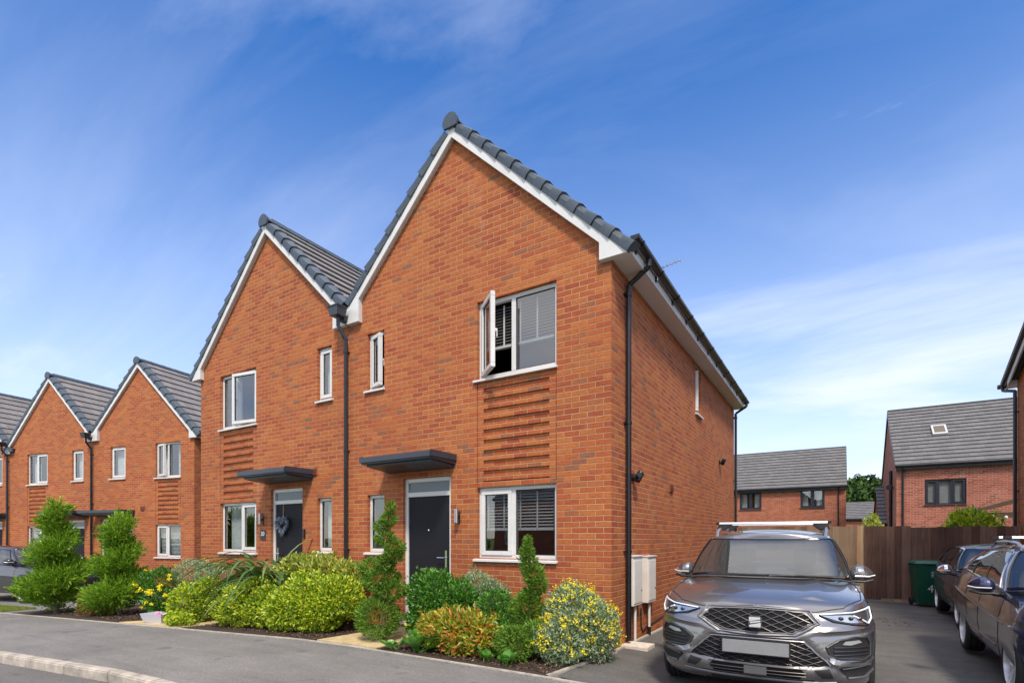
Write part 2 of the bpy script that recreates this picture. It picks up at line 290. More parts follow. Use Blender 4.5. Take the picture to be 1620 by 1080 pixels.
# ------------------------------------------------------------------ mesh helpers
def tag(o, label=None, cat=None, group=None, kind=None):
    for k, v in (('label', label), ('category', cat), ('group', group), ('kind', kind)):
        if v: o[k] = v
    return o
def empty(name, loc=(0, 0, 0), rz=0.):
    o = bpy.data.objects.new(name, None); col.objects.link(o); o.location = loc; o.rotation_euler = (0, 0, rz); o.empty_display_size = .2
    return o
class MB:
    def __init__(s, T=None): s.v = []; s.f = []; s.m = []; s.uv = {}; s.T = T
    def add(s, vs, fs, m=0):
        n = len(s.v)
        s.v += [tuple(s.T(*p)) if s.T else tuple(p) for p in vs]
        s.f += [tuple(i+n for i in f) for f in fs]; s.m += [m]*len(fs)
        return s
    def box(s, x0, x1, y0, y1, z0, z1, m=0):
        x0, x1 = sorted((x0, x1)); y0, y1 = sorted((y0, y1)); z0, z1 = sorted((z0, z1))
        return s.add([(x0, y0, z0), (x1, y0, z0), (x1, y1, z0), (x0, y1, z0), (x0, y0, z1), (x1, y0, z1), (x1, y1, z1), (x0, y1, z1)],
                     [(0, 3, 2, 1), (4, 5, 6, 7), (0, 1, 5, 4), (1, 2, 6, 5), (2, 3, 7, 6), (3, 0, 4, 7)], m)
    def hexa(s, a, b, m=0):   # two matching rings
        n = len(a)
        return s.add(list(a)+list(b), [tuple(range(n))[::-1], tuple(range(n, 2*n))]+[(i, (i+1) % n, (i+1) % n+n, i+n) for i in range(n)], m)
    def prism_y(s, poly, y0, y1, m=0): return s.hexa([(x, y0, z) for x, z in poly], [(x, y1, z) for x, z in poly], m)
    def prism_x(s, poly, x0, x1, m=0): return s.hexa([(x0, y, z) for y, z in poly], [(x1, y, z) for y, z in poly], m)
    def prism_z(s, poly, z0, z1, m=0): return s.hexa([(x, y, z0) for x, y in poly], [(x, y, z1) for x, y in poly], m)
    def tube(s, pts, r, n=8, m=0, closed=False):
        pts = [Vector(p) for p in pts]; N = len(pts); rings = []
        rr = r if isinstance(r, (list, tuple)) else [r]*N
        up = Vector((0, 0, 1)); vs = []; fs = []
        last = None
        for i, p in enumerate(pts):
            a = pts[i-1] if (i or closed) else pts[0]; b = pts[(i+1) % N] if (i < N-1 or closed) else pts[-1]
            t = (b-a)
            if t.length < 1e-9: t = Vector((0, 0, 1))
            t.normalize()
            if last is None:
                q = t.cross(up) if abs(t.z) < .95 else t.cross(Vector((1, 0, 0)))
            else: q = last - t*last.dot(t)
            q.normalize(); last = q; w = t.cross(q)
            for k in range(n):
                an = 2*math.pi*k/n
                vs.append(p+(q*math.cos(an)+w*math.sin(an))*rr[i])
        for i in range(N-1 if not closed else N):
            for k in range(n):
                a = i*n+k; b = i*n+(k+1) % n; j = (i+1) % N
                fs.append((a, b, j*n+(k+1) % n, j*n+k))
        if not closed: fs += [tuple(range(n))[::-1], tuple(range((N-1)*n, N*n))]
        return s.add(vs, fs, m)
    def lathe(s, prof, n=24, origin=(0, 0, 0), axis='z', m=0, caps=True):   # prof: (r, h)
        vs = []; fs = []; ox, oy, oz = origin
        for r, h in prof:
            for k in range(n):
                a = 2*math.pi*k/n; c, d = r*math.cos(a), r*math.sin(a)
                vs.append((ox+c, oy+d, oz+h) if axis == 'z' else (ox+h, oy+c, oz+d) if axis == 'x' else (ox+c, oy+h, oz+d))
        for i in range(len(prof)-1):
            for k in range(n): fs.append((i*n+k, i*n+(k+1) % n, (i+1)*n+(k+1) % n, (i+1)*n+k))
        if caps: fs += [tuple(range(n))[::-1], tuple(range((len(prof)-1)*n, len(prof)*n))]
        return s.add(vs, fs, m)
    def ell(s, c, r, n=10, k=14, m=0):
        vs = []; fs = []
        for i in range(n+1):
            th = math.pi*i/n
            for j in range(k):
                a = 2*math.pi*j/k; vs.append((c[0]+r[0]*math.sin(th)*math.cos(a), c[1]+r[1]*math.sin(th)*math.sin(a), c[2]+r[2]*math.cos(th)))
        for i in range(n):
            for j in range(k): fs.append((i*k+j, i*k+(j+1) % k, (i+1)*k+(j+1) % k, (i+1)*k+j))
        return s.add(vs, fs, m)
    def build(s, name, mats, parent=None, smooth=False, bevel=0., fix=True, angle=35):
        me = bpy.data.meshes.new(name); me.from_pydata([tuple(v) for v in s.v], [], s.f)
        mats = mats if isinstance(mats, (list, tuple)) else [mats]
        for m in mats: me.materials.append(m)
        if len(mats) > 1: me.polygons.foreach_set('material_index', s.m)
        if s.uv:
            ul = me.uv_layers.new(name='UVMap')
            for p in me.polygons:
                if p.index in s.uv:
                    for li, uvc in zip(p.loop_indices, s.uv[p.index]): ul.data[li].uv = uvc
        if fix:
            bm = bmesh.new(); bm.from_mesh(me); bmesh.ops.recalc_face_normals(bm, faces=bm.faces[:])
            if bevel: bmesh.ops.bevel(bm, geom=[e for e in bm.edges if len(e.link_faces) == 2 and e.calc_face_angle(0) > .6], offset=bevel, segments=2, affect='EDGES', clamp_overlap=True)
            bm.to_mesh(me); bm.free()
        if smooth or bevel:
            me.polygons.foreach_set('use_smooth', [True]*len(me.polygons)); me.set_sharp_from_angle(angle=R(angle))
        o = bpy.data.objects.new(name, me); col.objects.link(o)
        if parent: o.parent = parent
        return o

def gz(x, y): return -min(.6, .022*max(0, -x-3)) - min(1.2, .011*max(0, y)) - .045*min(1, max(0, (x-.45)/.6))
def sheet(name, xs, ys, off, m, kind='structure', clip=None, parent=None, skirt=0.):
    vs = [(x, y, gz(x, y)+off) for y in ys for x in xs]; nx = len(xs); fs = []
    for j in range(len(ys)-1):
        for i in range(nx-1):
            fs.append((j*nx+i, j*nx+i+1, (j+1)*nx+i+1, (j+1)*nx+i))
    b = MB(); b.add(vs, fs); o = b.build(name, m, fix=False); tag(o, kind=kind); return o
def ribbon(name, xs, ya, yb, off, m, skirt=0.):   # between two y(x) curves
    b = MB()
    for i in range(len(xs)-1):
        x0, x1 = xs[i], xs[i+1]
        n = 4
        for k in range(n):
            q = lambda x, t: (x, ya(x)+(yb(x)-ya(x))*t, gz(x, ya(x)+(yb(x)-ya(x))*t)+off)
            b.add([q(x0, k/n), q(x1, k/n), q(x1, (k+1)/n), q(x0, (k+1)/n)], [(0, 1, 2, 3)])
    o = b.build(name, m, fix=False); tag(o, kind='structure'); return o
def yE(x): return -1.5-.10*max(0, -x-4.2)-.08*max(0, -x-14)
def yK(x): return yE(x)-2.12
XS = [-60, -45, -35, -28, -22, -18, -15, -13, -11, -9, -7.5, -6, -5, -4.2, -3, -1.5, -.1, 1.2, 2.5, 4, 6, 9, 14, 22, 40]

# ------------------------------------------------------------------ ground
gx = [-900, -400, -200, -100]+[i*4.-60 for i in range(26)]+[60, 100, 200, 400, 900]
gy = [-900, -400, -200, -100, -60, -40, -20, -10, 0, 10, 20, 30, 45, 60, 80, 110, 150, 220, 400, 900]
sheet('ground', gx, gy, -.25, EARTH)
ribbon('road', XS, lambda x: yK(x)-9, lambda x: yK(x)-.11, -.11, ASPH_ROAD)
ribbon('pavement', XS, yK, yE, 0., ASPH_PAVE)
# kerb stones
b = MB()
x = -40.
while x < 1.:
    x1 = x+.914
    def q(xx, dy, dz): return (xx, yK(xx)+dy, gz(xx, yK(xx))+dz)
    e = .006
    drop = 0.
    prof = [(-.125, -.14), (-.125, -.005), (-.11, .006), (-.002, .008), (-.002, -.14)]
    b.hexa([q(x+e, *p) for p in prof], [q(x1-e, *p) for p in prof]); x = x1
o = b.build('kerb', KERBM, bevel=.012); tag(o, kind='structure')
# drive, court, beds, paths
def poly_sheet(name, pts, off, m, step=1.0, kind='structure', label=None):
    P = [Vector(p) for p in pts]; inner = []
    xs = [p.x for p in P]; ys = [p.y for p in P]
    X = min(xs)
    while X < max(xs):
        Yy = min(ys)
        while Yy < max(ys):
            inner.append(Vector((X, Yy))); Yy += step
        X += step
    n = len(P)
    res = delaunay_2d_cdt(P+inner, [], [list(range(n))], 1, 1e-4)
    b = MB(); b.add([(v.x, v.y, gz(v.x, v.y)+off) for v in res[0]], [tuple(f) for f in res[2]])
    o = b.build(name, m, fix=False); 
    for p in o.data.polygons:
        if p.normal.z < 0: p.flip()
    tag(o, kind=kind); return o
poly_sheet('driveway', [(-.06, -1.40), (.22, -1.50), (9, -1.50), (9, 11), (.0, 11), (.0, .0)], -.001, ASPH_DRIVE)
court = [(-40, -6.2), (-13.1, -2.30), (-12.9, -.6), (-9.9, 1.6), (-9.9, 12), (-40, 12)]
poly_sheet('parking_court', [(-40, yE(-40)), (-28, yE(-28)), (-20, yE(-20)), (-14, yE(-14)), (-13.1, yE(-13.1)), (-12.9, -.6), (-9.75, 1.6), (-9.75, 12), (-40, 12)], -.001, ASPH_PAVE)
bedA = poly_sheet('flower_bed', [(-2.62, -1.50), (-.12, -1.50), (-.02, 0.), (-2.62, 0.)], .012, SOIL, .25)
bedB = poly_sheet('flower_bed', [(-7.0, yE(-7.0)+.04), (-4.2, -1.46), (-3.86, -1.46), (-3.62, 0.), (-7.4, 0)], .012, SOIL, .25)
bedC = poly_sheet('flower_bed', [(-13.0, yE(-13)+.04), (-8.9, yE(-8.9)+.04), (-8.3, 0), (-9.7, 1.5), (-12.8, -.6)], .012, SOIL, .25)
# bed edgings
b = MB()
def edge_run(b, pts, w=.05, top=.022):
    for (xa, ya_), (xb, yb_) in zip(pts, pts[1:]):
        L = math.hypot(xb-xa, yb_-ya_); n = max(1, round(L/.9)); dx, dy = (xb-xa)/L, (yb_-ya_)/L; nx_, ny_ = -dy*w/2, dx*w/2
        for k in range(n):
            t0, t1 = k/n+.003/L, (k+1)/n-.003/L
            p, q = (xa+(xb-xa)*t0, ya_+(yb_-ya_)*t0), (xa+(xb-xa)*t1, ya_+(yb_-ya_)*t1)
            ring = [(p[0]-nx_, p[1]-ny_), (q[0]-nx_, q[1]-ny_), (q[0]+nx_, q[1]+ny_), (p[0]+nx_, p[1]+ny_)]
            b.hexa([(a, c, gz(a, c)-.08) for a, c in ring], [(a, c, gz(a, c)+top) for a, c in ring])
edge_run(b, [(.6, -1.52), (-4.2, -1.5), (-7.5, yE(-7.5)), (-9.5, yE(-9.5)), (-13.1, yE(-13.1))], top=.012)
edge_run(b, [(-.13, -1.47), (.07, -.03)], top=.018)
edge_run(b, [(.035, .05), (.035, 9.2)], top=.02)
edge_run(b, [(-13.1, yE(-13.1)), (-19, yE(-19)+.02)], top=.012)
tag(b.build('bed_edging', EDGEM, bevel=.004), kind='structure')
# sandstone paths
b = MB()
def slabs(b, pts, rows):   # quads: front-left, front-right, back-right, back-left
    (ax, ay), (bx, by), (cx_, cy_), (dx_, dy_) = pts
    n, mcols = rows
    for i in range(n):
        for j in range(mcols):
            g_ = .006
            def P_(s, t):
                xx = (ax*(1-s)+bx*s)*(1-t)+(dx_*(1-s)+cx_*s)*t; yy = (ay*(1-s)+by*s)*(1-t)+(dy_*(1-s)+cy_*s)*t
                return xx, yy
            r_ = [P_(j/mcols+g_, i/n+g_), P_((j+1)/mcols-g_, i/n+g_), P_((j+1)/mcols-g_, (i+1)/n-g_), P_(j/mcols+g_, (i+1)/n-g_)]
            h = random.uniform(.018, .024)
            b.hexa([(x_, y_, gz(x_, y_)-.05) for x_, y_ in r_], [(x_, y_, gz(x_, y_)+h) for x_, y_ in r_])
slabs(b, [(-3.84, -1.46), (-2.64, -1.46), (-2.64, -.02), (-3.6, -.02)], (3, 2))
slabs(b, [(-8.85, yE(-8.85)+.04), (-7.05, yE(-7.05)+.04), (-6.2, -.02), (-7.4, -.02)], (3, 3))
tag(b.build('garden_path', SAND, bevel=.004), kind='structure')

# ------------------------------------------------------------------ house builder
W = 4.84; DEP = 9.2; ZF = 4.965
XC = -2.50; L0 = 7.455; SL = .965        # lower barge line at the front
def Lz(x): return L0-SL*abs(x-XC)

def window(parent, T, u0, u1, z0, z1, panes, name='window', mats=None, inner='dark', sill=True, vent=True, rec=.06, label=None):
    """T maps (u, outward, z). panes: list of (u0frac,u1frac,kind,open_deg,hinge)"""
    fm = mats or WHITE
    fr = MB(T); w = .055
    fr.box(u0, u1, -rec-.07, -rec, z1-w, z1); fr.box(u0, u1, -rec-.07, -rec, z0, z0+w)
    fr.box(u0, u0+w, -rec-.07, -rec, z0+w, z1-w); fr.box(u1-w, u1, -rec-.07, -rec, z0+w, z1-w)
    W_ = u1-u0
    for i, pn in enumerate(panes[:-1]):
        um = u0+W_*pn[1]; fr.box(um-.035, um+.035, -rec-.07, -rec+.001, z0+w, z1-w)
    win = fr.build(name, fm, parent, bevel=.004)
    if label: win['label'] = label
    for i, pn in enumerate(panes):
        a = u0+W_*pn[0]+(w if i == 0 else .035); c = u0+W_*pn[1]-(w if i == len(panes)-1 else .035)
        za, zb = z0+w, z1-w
        kind = pn[2]
        if kind == 'fixed':
            m_ = MB(T); bd = .012
            for q in ((a, c, za, za+bd), (a, c, zb-bd, zb), (a, a+bd, za+bd, zb-bd), (c-bd, c, za+bd, zb-bd)): m_.box(q[0], q[1], -rec-.03, -rec-.012, q[2], q[3])
            m_.build('bead', SEAL, win)
            MB(T).box(a+bd, c-bd, -rec-.028, -rec-.022, za+bd, zb-bd).build('glass', GLASS if len(pn) < 5 or pn[4] != 'frost' else FROST, win)
            if vent: MB(T).box(a+.06, c-.06, -rec, -rec+.012, z1-.038, z1-.018).build('trickle_vent', mats or WHITE, win, bevel=.003)
        else:
            ang = R(pn[3]); hinge = pn[4]
            hu = (a-.01) if hinge == 'l' else (c+.01)
            def TT(uu, dd, zz, hu=hu, ang=ang, hinge=hinge):
                du = uu-hu; sg = 1 if hinge == 'l' else -1
                l = du*sg; base = -rec+.012
                rel = dd-base
                nu = l*math.cos(ang)-rel*math.sin(ang)*1; ndp = l*math.sin(ang)+rel*math.cos(ang)
                return T(hu+sg*nu, base+ndp, zz)
            s_ = MB(TT); cw = .062; a2, c2_, za2, zb2 = a-.01, c+.01, za-.01, zb+.01
            s_.box(a2, c2_, -rec-.045, -rec+.018, zb2-cw, zb2); s_.box(a2, c2_, -rec-.045, -rec+.018, za2, za2+cw)
            s_.box(a2, a2+cw, -rec-.045, -rec+.018, za2+cw, zb2-cw); s_.box(c2_-cw, c2_, -rec-.045, -rec+.018, za2+cw, zb2-cw)
            sa = s_.build('casement', fm, win, bevel=.004)
            m_ = MB(TT); bd = .01; A, B_, Cc, D_ = a2+cw, c2_-cw, za2+cw, zb2-cw
            for q in ((A, B_, Cc, Cc+bd), (A, B_, D_-bd, D_), (A, A+bd, Cc+bd, D_-bd), (B_-bd, B_, Cc+bd, D_-bd)): m_.box(q[0], q[1], -rec-.02, -rec-.004, q[2], q[3])
            m_.build('bead', SEAL, win)
            MB(TT).box(A+bd, B_-bd, -rec-.018, -rec-.012, Cc+bd, D_-bd).build('glass', GLASS, win)
            if vent and pn[3] < 5: MB(T).box(a+.07, c-.05, -rec, -rec+.02, z1-.036, z1-.018).build('trickle_vent', fm, win, bevel=.003)
            elif vent: MB(T).box(a+.05, c-.05, -rec, -rec+.012, z1-.036, z1-.018).build('trickle_vent', fm, win, bevel=.003)
            if pn[3] > 5:
                hd = MB(TT); hm = za+(zb-za)*.5; fe = (c2_-.03) if hinge == 'l' else (a2+.03)
                hd.box(fe-.012, fe+.012, -rec-.075, -rec-.045, hm-.02, hm+.02); hd.box(fe-.008, fe+.008, -rec-.085, -rec-.072, hm-.1, hm+.02)
                hd.build('handle', WHITE, win, bevel=.003)
    if sill: MB(T).hexa([T_ for T_ in [(u0-.05, -.03, z0-.04), (u1+.02, -.03, z0-.04), (u1+.02, .05, z0-.05), (u0-.05, .05, z0-.05)]],
                        [(u0-.05, -.03, z0-.002), (u1+.02, -.03, z0-.002), (u1+.02, .05, z0-.018), (u0-.05, .05, z0-.018)]).build('sill', fm if mats else WHITE, win, bevel=.004)
    # interior
    if inner == 'blind':
        s_ = MB(T); zz = z1-.1; zlow = z0+(z1-z0)*.42
        while zz > zlow:
            s_.hexa([(u0+.07, -.20, zz), (u1-.07, -.20, zz), (u1-.07, -.155, zz-.022), (u0+.07, -.155, zz-.022)],
                    [(u0+.07, -.20, zz+.003), (u1-.07, -.20, zz+.003), (u1-.07, -.155, zz-.019), (u0+.07, -.155, zz-.019)]); zz -= .044
        n = max(2, int((u1-u0)/.28))
        for k in range(n+1):
            uu = u0+.10+(u1-u0-.2)*k/n; s_.box(uu-.012, uu+.012, -.153, -.149, zlow-.02, z1-.08)
        s_.box(u0+.07, u1-.07, -.21, -.15, zlow-.03, zlow); s_.build('blind', BLIND, win)
    elif inner == 'fullblind':
        s_ = MB(T); zz = z1-.08
        while zz > z0+.1:
            s_.hexa([(u0+.07, -.20, zz), (u1-.07, -.20, zz), (u1-.07, -.16, zz-.03), (u0+.07, -.16, zz-.03)],
                    [(u0+.07, -.20, zz+.003), (u1-.07, -.20, zz+.003), (u1-.07, -.16, zz-.027), (u0+.07, -.16, zz-.027)]); zz -= .045
        s_.build('blind', BLIND_L, win)
    elif inner == 'curtain':
        s_ = MB(T); pts = []
        for side in (0, 1):
            n = 14; wdt = (u1-u0)*.30; uu0 = u0+.04 if side == 0 else u1-.04-wdt
            for k in range(n):
                a_, c_ = uu0+wdt*k/n, uu0+wdt*(k+1)/n; d0 = -.24+.03*math.sin(k*2.1); d1 = -.24+.03*math.sin((k+1)*2.1)
                s_.add([(a_, d0, z0+.02), (c_, d1, z0+.02), (c_, d1, z1-.03), (a_, d0, z1-.03)], [(0, 1, 2, 3)])
        s_.build('curtain', CURTAIN, win, smooth=True, fix=False)
    elif inner == 'net':
        s_ = MB(T); n = 40
        for k in range(n):
            a_, c_ = u0+.04+(u1-u0-.08)*k/n, u0+.04+(u1-u0-.08)*(k+1)/n; d0 = -.22+.015*math.sin(k*1.9); d1 = -.22+.015*math.sin((k+1)*1.9)
            s_.add([(a_, d0, z0+.02), (c_, d1, z0+.02), (c_, d1, z1-.03), (a_, d0, z1-.03)], [(0, 1, 2, 3)])
        s_.build('curtain', CURTAIN, win, smooth=True, fix=False)
    return win

def wall_grid(b, T, u0, u1, z0, z1, holes, depth=.13, m=0):
    us = sorted({u0, u1, *[h[0] for h in holes], *[h[1] for h in holes]}); zs = sorted({z0, z1, *[h[2] for h in holes], *[h[3] for h in holes]})
    for i in range(len(us)-1):
        for j in range(len(zs)-1):
            cu, cz = (us[i]+us[i+1])/2, (zs[j]+zs[j+1])/2
            if any(h[0] < cu < h[1] and h[2] < cz < h[3] for h in holes): continue
            b.add([T(us[i], 0, zs[j]), T(us[i+1], 0, zs[j]), T(us[i+1], 0, zs[j+1]), T(us[i], 0, zs[j+1])], [(0, 1, 2, 3)], m)
    for h in holes:
        for (a, c) in (((h[0], h[2]), (h[1], h[2])), ((h[1], h[2]), (h[1], h[3])), ((h[1], h[3]), (h[0], h[3])), ((h[0], h[3]), (h[0], h[2]))):
            b.add([T(a[0], 0, a[1]), T(c[0], 0, c[1]), T(c[0], -depth, c[1]), T(a[0], -depth, a[1])], [(0, 1, 2, 3)], m)

def tiled_slope(parent, A, B, C_, D, m, name='roof', gauge=.345, lift=.050):
    """A,B eave left/right; D,C ridge left/right. Sawtooth courses."""
    A, B, C_, D = map(Vector, (A, B, C_, D)); L = (D-A).length; n = max(1, round(L/gauge))
    nrm = (B-A).cross(D-A).normalized()
    if nrm.z < 0: nrm = -nrm
    b = MB(); wlen = (B-A).length
    for k in range(n):
        t0, t1 = k/n, (k+1)/n+.02
        a, c = A.lerp(D, t0), B.lerp(C_, t0); d, e = A.lerp(D, t1), B.lerp(C_, t1)
        us = (D-A).normalized()
        b.add([a+us*.05-nrm*.01, c+us*.05-nrm*.01, c+us*.05+nrm*(lift-.024), a+us*.05+nrm*(lift-.024), c+nrm*(lift-.024), a+nrm*(lift-.024), c+nrm*lift, a+nrm*lift, e+nrm*.004, d+nrm*.004],
              [(0, 1, 2, 3), (3, 2, 4, 5), (5, 4, 6, 7), (7, 6, 8, 9), (0, 3, 5, 7, 9), (1, 8, 6, 4, 2)])
        base = len(b.f)-6
        for q_ in (0, 1, 2): b.uv[base+q_] = [(0, k), (wlen, k), (wlen, k+.05), (0, k+.05)]
        b.uv[base+3] = [(0, k+.1), (wlen, k+.1), (wlen, k+.9), (0, k+.9)]
    return b.build(name, m, parent, fix=False)

def verge(b, xs, z_of, y, side, gauge=.335):
    """stepped dry-verge units following a rake; xs from low to high end"""
    x0, x1 = xs; sg = 1 if x1 > x0 else -1
    sl = math.hypot(1, SL); n = max(1, round(abs(x1-x0)*sl/gauge))
    for k in range(n):
        xa, xb = x0+(x1-x0)*k/n, x0+(x1-x0)*(k+1)/n
        rings = []
        for x_, lift_, pr in ((xa-sg*.010, .026, .020), ((xa+xb)/2, .008, .005), (xb+sg*.01, 0., 0.)):
            z_ = z_of(x_); ln_ = math.hypot(1, SL); nx_, nz_ = -sg*SL/ln_, 1/ln_
            Pn = lambda h, yy: (x_+nx_*h, yy, z_+nz_*h)
            bot = .100-(.008 if lift_ == .013 else 0.)
            rings.append([Pn(bot, y+.02), Pn(bot, y-.030-pr), Pn(.165, y-.042-pr), Pn(.208+lift_, y-.026-pr), Pn(.236+lift_, y+.03), Pn(.250+lift_*.5, y+.14), Pn(.20, y+.14)])
        b.hexa(rings[0], rings[1]); b.hexa(rings[1], rings[2])

def downpipe(parent, T, u, ztop, zbot, swan, name='downpipe', r=.034, m=None, out=.055):
    m = m or BLACKP; b = MB(T)
    pts = [(u+swan[0], out+swan[1], ztop+.02), (u+swan[0], out+swan[1], ztop-.08), (u, out, ztop-.08-swan[2]), (u, out, ztop-.14-swan[2]), (u, out, zbot)]
    b.tube(pts[:2], r); b.tube([pts[1], pts[2]], r*.98); b.tube(pts[3:], r)
    b.tube([pts[2], pts[3]], r*1.02)
    z_ = ztop-.2-swan[2]
    b.tube([(u, out, z_+.03), (u, out, z_-.03)], r*1.22)
    while z_ > zbot+.3:
        b.tube([(u, out, z_+.015), (u, out, z_-.015)], r*1.25); b.box(u-.06, u+.02, 0, out-.02, z_-.012, z_+.012); z_ -= 1.72
    return b.build(name, m, parent, smooth=True)

def make_house(origin, rz, mirror, label, group, o):
    hz = empty('house', origin, rz); tag(hz, label, 'house', group)
    mu = (lambda x: -W-x) if mirror else (lambda x: x)
    def TF(u, d, z): return (mu(u), -d, z)
    Tid = lambda x, y, z: (mu(x), y, z)
    zb = o.get('base', -.35)
    hL = [(-4.40, -3.97)] if not o.get('alt') else None
    nu = o.get('narrow_up', (-4.385, -3.985, 3.945, 4.905)); nl = o.get('narrow_low', (-4.385, -3.985, 1.20, 2.165))
    wu = o.get('wide_up', (-2.085, -.775, 3.765, 4.905)); wl = o.get('wide_low', (-2.085, -.775, 1.14, 2.175))
    dr = o.get('door', (-3.56, -2.58, .12, 2.39))
    holes = [h for h in (nu, nl, wu, wl, dr) if h]
    pan = (wu[0], wu[1], wl[3]+.04, wu[2]-.06)
    b = MB(); wall_grid(b, TF, -W, 0, zb, ZF, holes+[pan], .035 if False else .13)
    # gable
    b.add([Tid(-W, 0, ZF), Tid(0, 0, ZF), Tid(0, 0, Lz(0)+.12), Tid(XC, 0, L0+.12), Tid(-W, 0, Lz(-W)+.12)], [(0, 1, 2, 3, 4)])
    sh = o.get('side_holes', [])
    wall_grid(b, lambda u, d, z: Tid(d, u, z), 0, DEP, zb, ZF+.1, sh)
    b.add([Tid(-W, 0, zb), Tid(-W, DEP, zb), Tid(-W, DEP, ZF+.3), Tid(-W, 0, ZF+.3)], [(0, 1, 2, 3)])
    b.add([Tid(-W, DEP, zb), Tid(0, DEP, zb), Tid(0, DEP, Lz(0)+.12), Tid(XC, DEP, L0+.12), Tid(-W, DEP, Lz(-W)+.12)], [(0, 1, 2, 3, 4)])
    wall = b.build('wall', BRICK, hz, fix=False)
    # first floor and ceiling inside
    MB(Tid).box(-W+.02, -.02, .20, DEP-.05, 2.45, 2.65).box(-W+.02, -.02, .2, DEP-.05, ZF+.02, ZF+.08).box(-W+.02, -.02, .2, DEP-.05, zb, .1).box(-W+.02, -.02, 3.2, 3.3, .1, 4.9).build('floor_slab', INTER, hz)
    # brick feature panel between the wide windows
    b = MB(TF); p0, p1, pz0, pz1 = pan; bw = .11
    b.box(p0+.012, p1-.012, -.12, -.045, pz0, pz1); b.box(p0+bw, p1-bw, -.0449, -.034, pz0, pz1)              # back
    bw = .11
    b.box(p0+.012, p0+bw, -.045, -.004, pz0, pz1); b.box(p1-bw, p1-.012, -.045, -.004, pz0, pz1)
    b.box(p0+bw, p1-bw, -.045, -.004, pz1-.085, pz1); zz = pz1-.085
    while zz-.15 > pz0:
        b.box(p0+bw, p1-bw, -.045, -.004, zz-.15, zz-.068); zz -= .15
    if zz-pz0 > .03: b.box(p0+bw, p1-bw, -.045, -.005, pz0, zz-.02)
    b.build('brick_panel', BRICK, hz)
    MB(TF).box(p0, p0+.012, -.1, -.02, pz0, pz1).build('movement_joint', SEAL, hz); MB(TF).box(p1-.012, p1, -.1, -.02, pz0, pz1).build('movement_joint', SEAL, hz)
    # windows
    ti = o.get('inner', {})
    op = o.get('open', {})
    fx = mirror
    def hin(h): return h
    if nu: window(hz, TF, *nu, [(0, 1, 'open', op.get('nu', 0), 'l')], inner=ti.get('nu', 'dark'))
    if nl: window(hz, TF, *nl, [(0, 1, 'fixed', 0)], inner=ti.get('nl', 'dark'))
    if mirror:   # source side: opener next to the door side is kept by mirroring
        window(hz, TF, *wu, o.get('wu_panes', [(0, .56, 'open', op.get('wu', 0), 'l'), (.56, 1, 'fixed')]), inner=ti.get('wu', 'dark'))
        window(hz, TF, *wl, [(0, .44, 'open', 0, 'l'), (.44, 1, 'fixed')], inner=ti.get('wl', 'dark'))
    else:
        window(hz, TF, *wu, o.get('wu_panes', [(0, .455, 'open', op.get('wu', 0), 'l'), (.455, 1, 'fixed')]), inner=ti.get('wu', 'dark'), label=o.get('wu_label'))
        window(hz, TF, *wl, [(0, .455, 'open', 0, 'l'), (.455, 1, 'fixed')], inner=ti.get('wl', 'dark'))
    # door
    d0, d1, dz0, dz1 = dr; rec = .05
    f = MB(TF); fw = .065
    f.box(d0, d0+fw, -rec-.07, -rec, dz0, dz1); f.box(d1-fw, d1, -rec-.07, -rec, dz0, dz1); f.box(d0+fw, d1-fw, -rec-.07, -rec, dz1-fw, dz1)
    f.box(d0+fw, d1-fw, -rec-.07, -rec, 2.095, 2.165); f.box(d0+fw, d1-fw, -rec-.07, -rec+.01, dz0-.02, dz0+.04)
    fo = f.build('door_frame', WHITE, hz, bevel=.004)
    MB(TF).box(d0+fw, d1-fw, -rec-.035, -rec-.025, 2.165, dz1-fw).build('fanlight', FROST, hz)
    lf = MB(TF); a, c = d0+fw+.004, d1-fw-.004; lf.box(a, c, -rec-.06, -rec-.016, dz0+.045, 2.09)
    door = lf.build('door', DOORM, hz, bevel=.003)
    hs = a+.07 if mirror else c-.07      # handle next to the wide window in both halves
    hs = c-.07
    hm = MB(TF); hm.box(hs-.018, hs+.018, -rec-.016, -rec-.006, .98, 1.24); hm.tube([(hs, -rec-.006, 1.13), (hs, -rec+.05, 1.13), (hs-.13, -rec+.05, 1.13)], .010)
    hm.build('handle', CHROME, door, smooth=True)
    MB(TF).box((a+c)/2-.17, (a+c)/2+.17, -rec-.016, -rec-.004, .90, .955).build('letterbox', CHROME, door, bevel=.004)
    MB(TF).lathe([(.012, 0), (.012, .008), (.006, .012)], 12, (0, 0, 0)).build('peephole', CHROME, door) if False else MB(TF).tube([((a+c)/2, -rec-.018, 1.56), ((a+c)/2, -rec-.008, 1.56)], .011, 12).build('peephole', CHROME, door)
    MB(TF).box(d0, d1, -.02, .10, dz0-.06, dz0-.02).build('threshold', WHITE_D, hz)
    # canopy
    c0, c1 = o.get('canopy', (d0-.32, d1+.10)); cn = MB(TF)
    prof = lambda u: None
    cn.hexa([(c0, 0, 2.545), (c1, 0, 2.545), (c1, 0, 2.70), (c0, 0, 2.70)], [(c0, .60, 2.575), (c1, .60, 2.575), (c1, .60, 2.645), (c0, .60, 2.645)])
    cn.box(c0-.02, c1+.02, .60, .625, 2.595, 2.68); cn.box(c0-.02, c0, 0, .6, 2.60, 2.70); cn.box(c1, c1+.02, 0, .60, 2.60, 2.70)
    cn.hexa([(c0+.04, .01, 2.49), (c1-.04, .01, 2.49), (c1-.04, .01, 2.545), (c0+.04, .01, 2.545)], [(c0+.04, .52, 2.54), (c1-.04, .52, 2.54), (c1-.04, .52, 2.575), (c0+.04, .52, 2.575)])
    cn.build('canopy', BLUEG, hz, bevel=.006)
    # roof
    ov = -.065
    XE = .265      # outer eave x
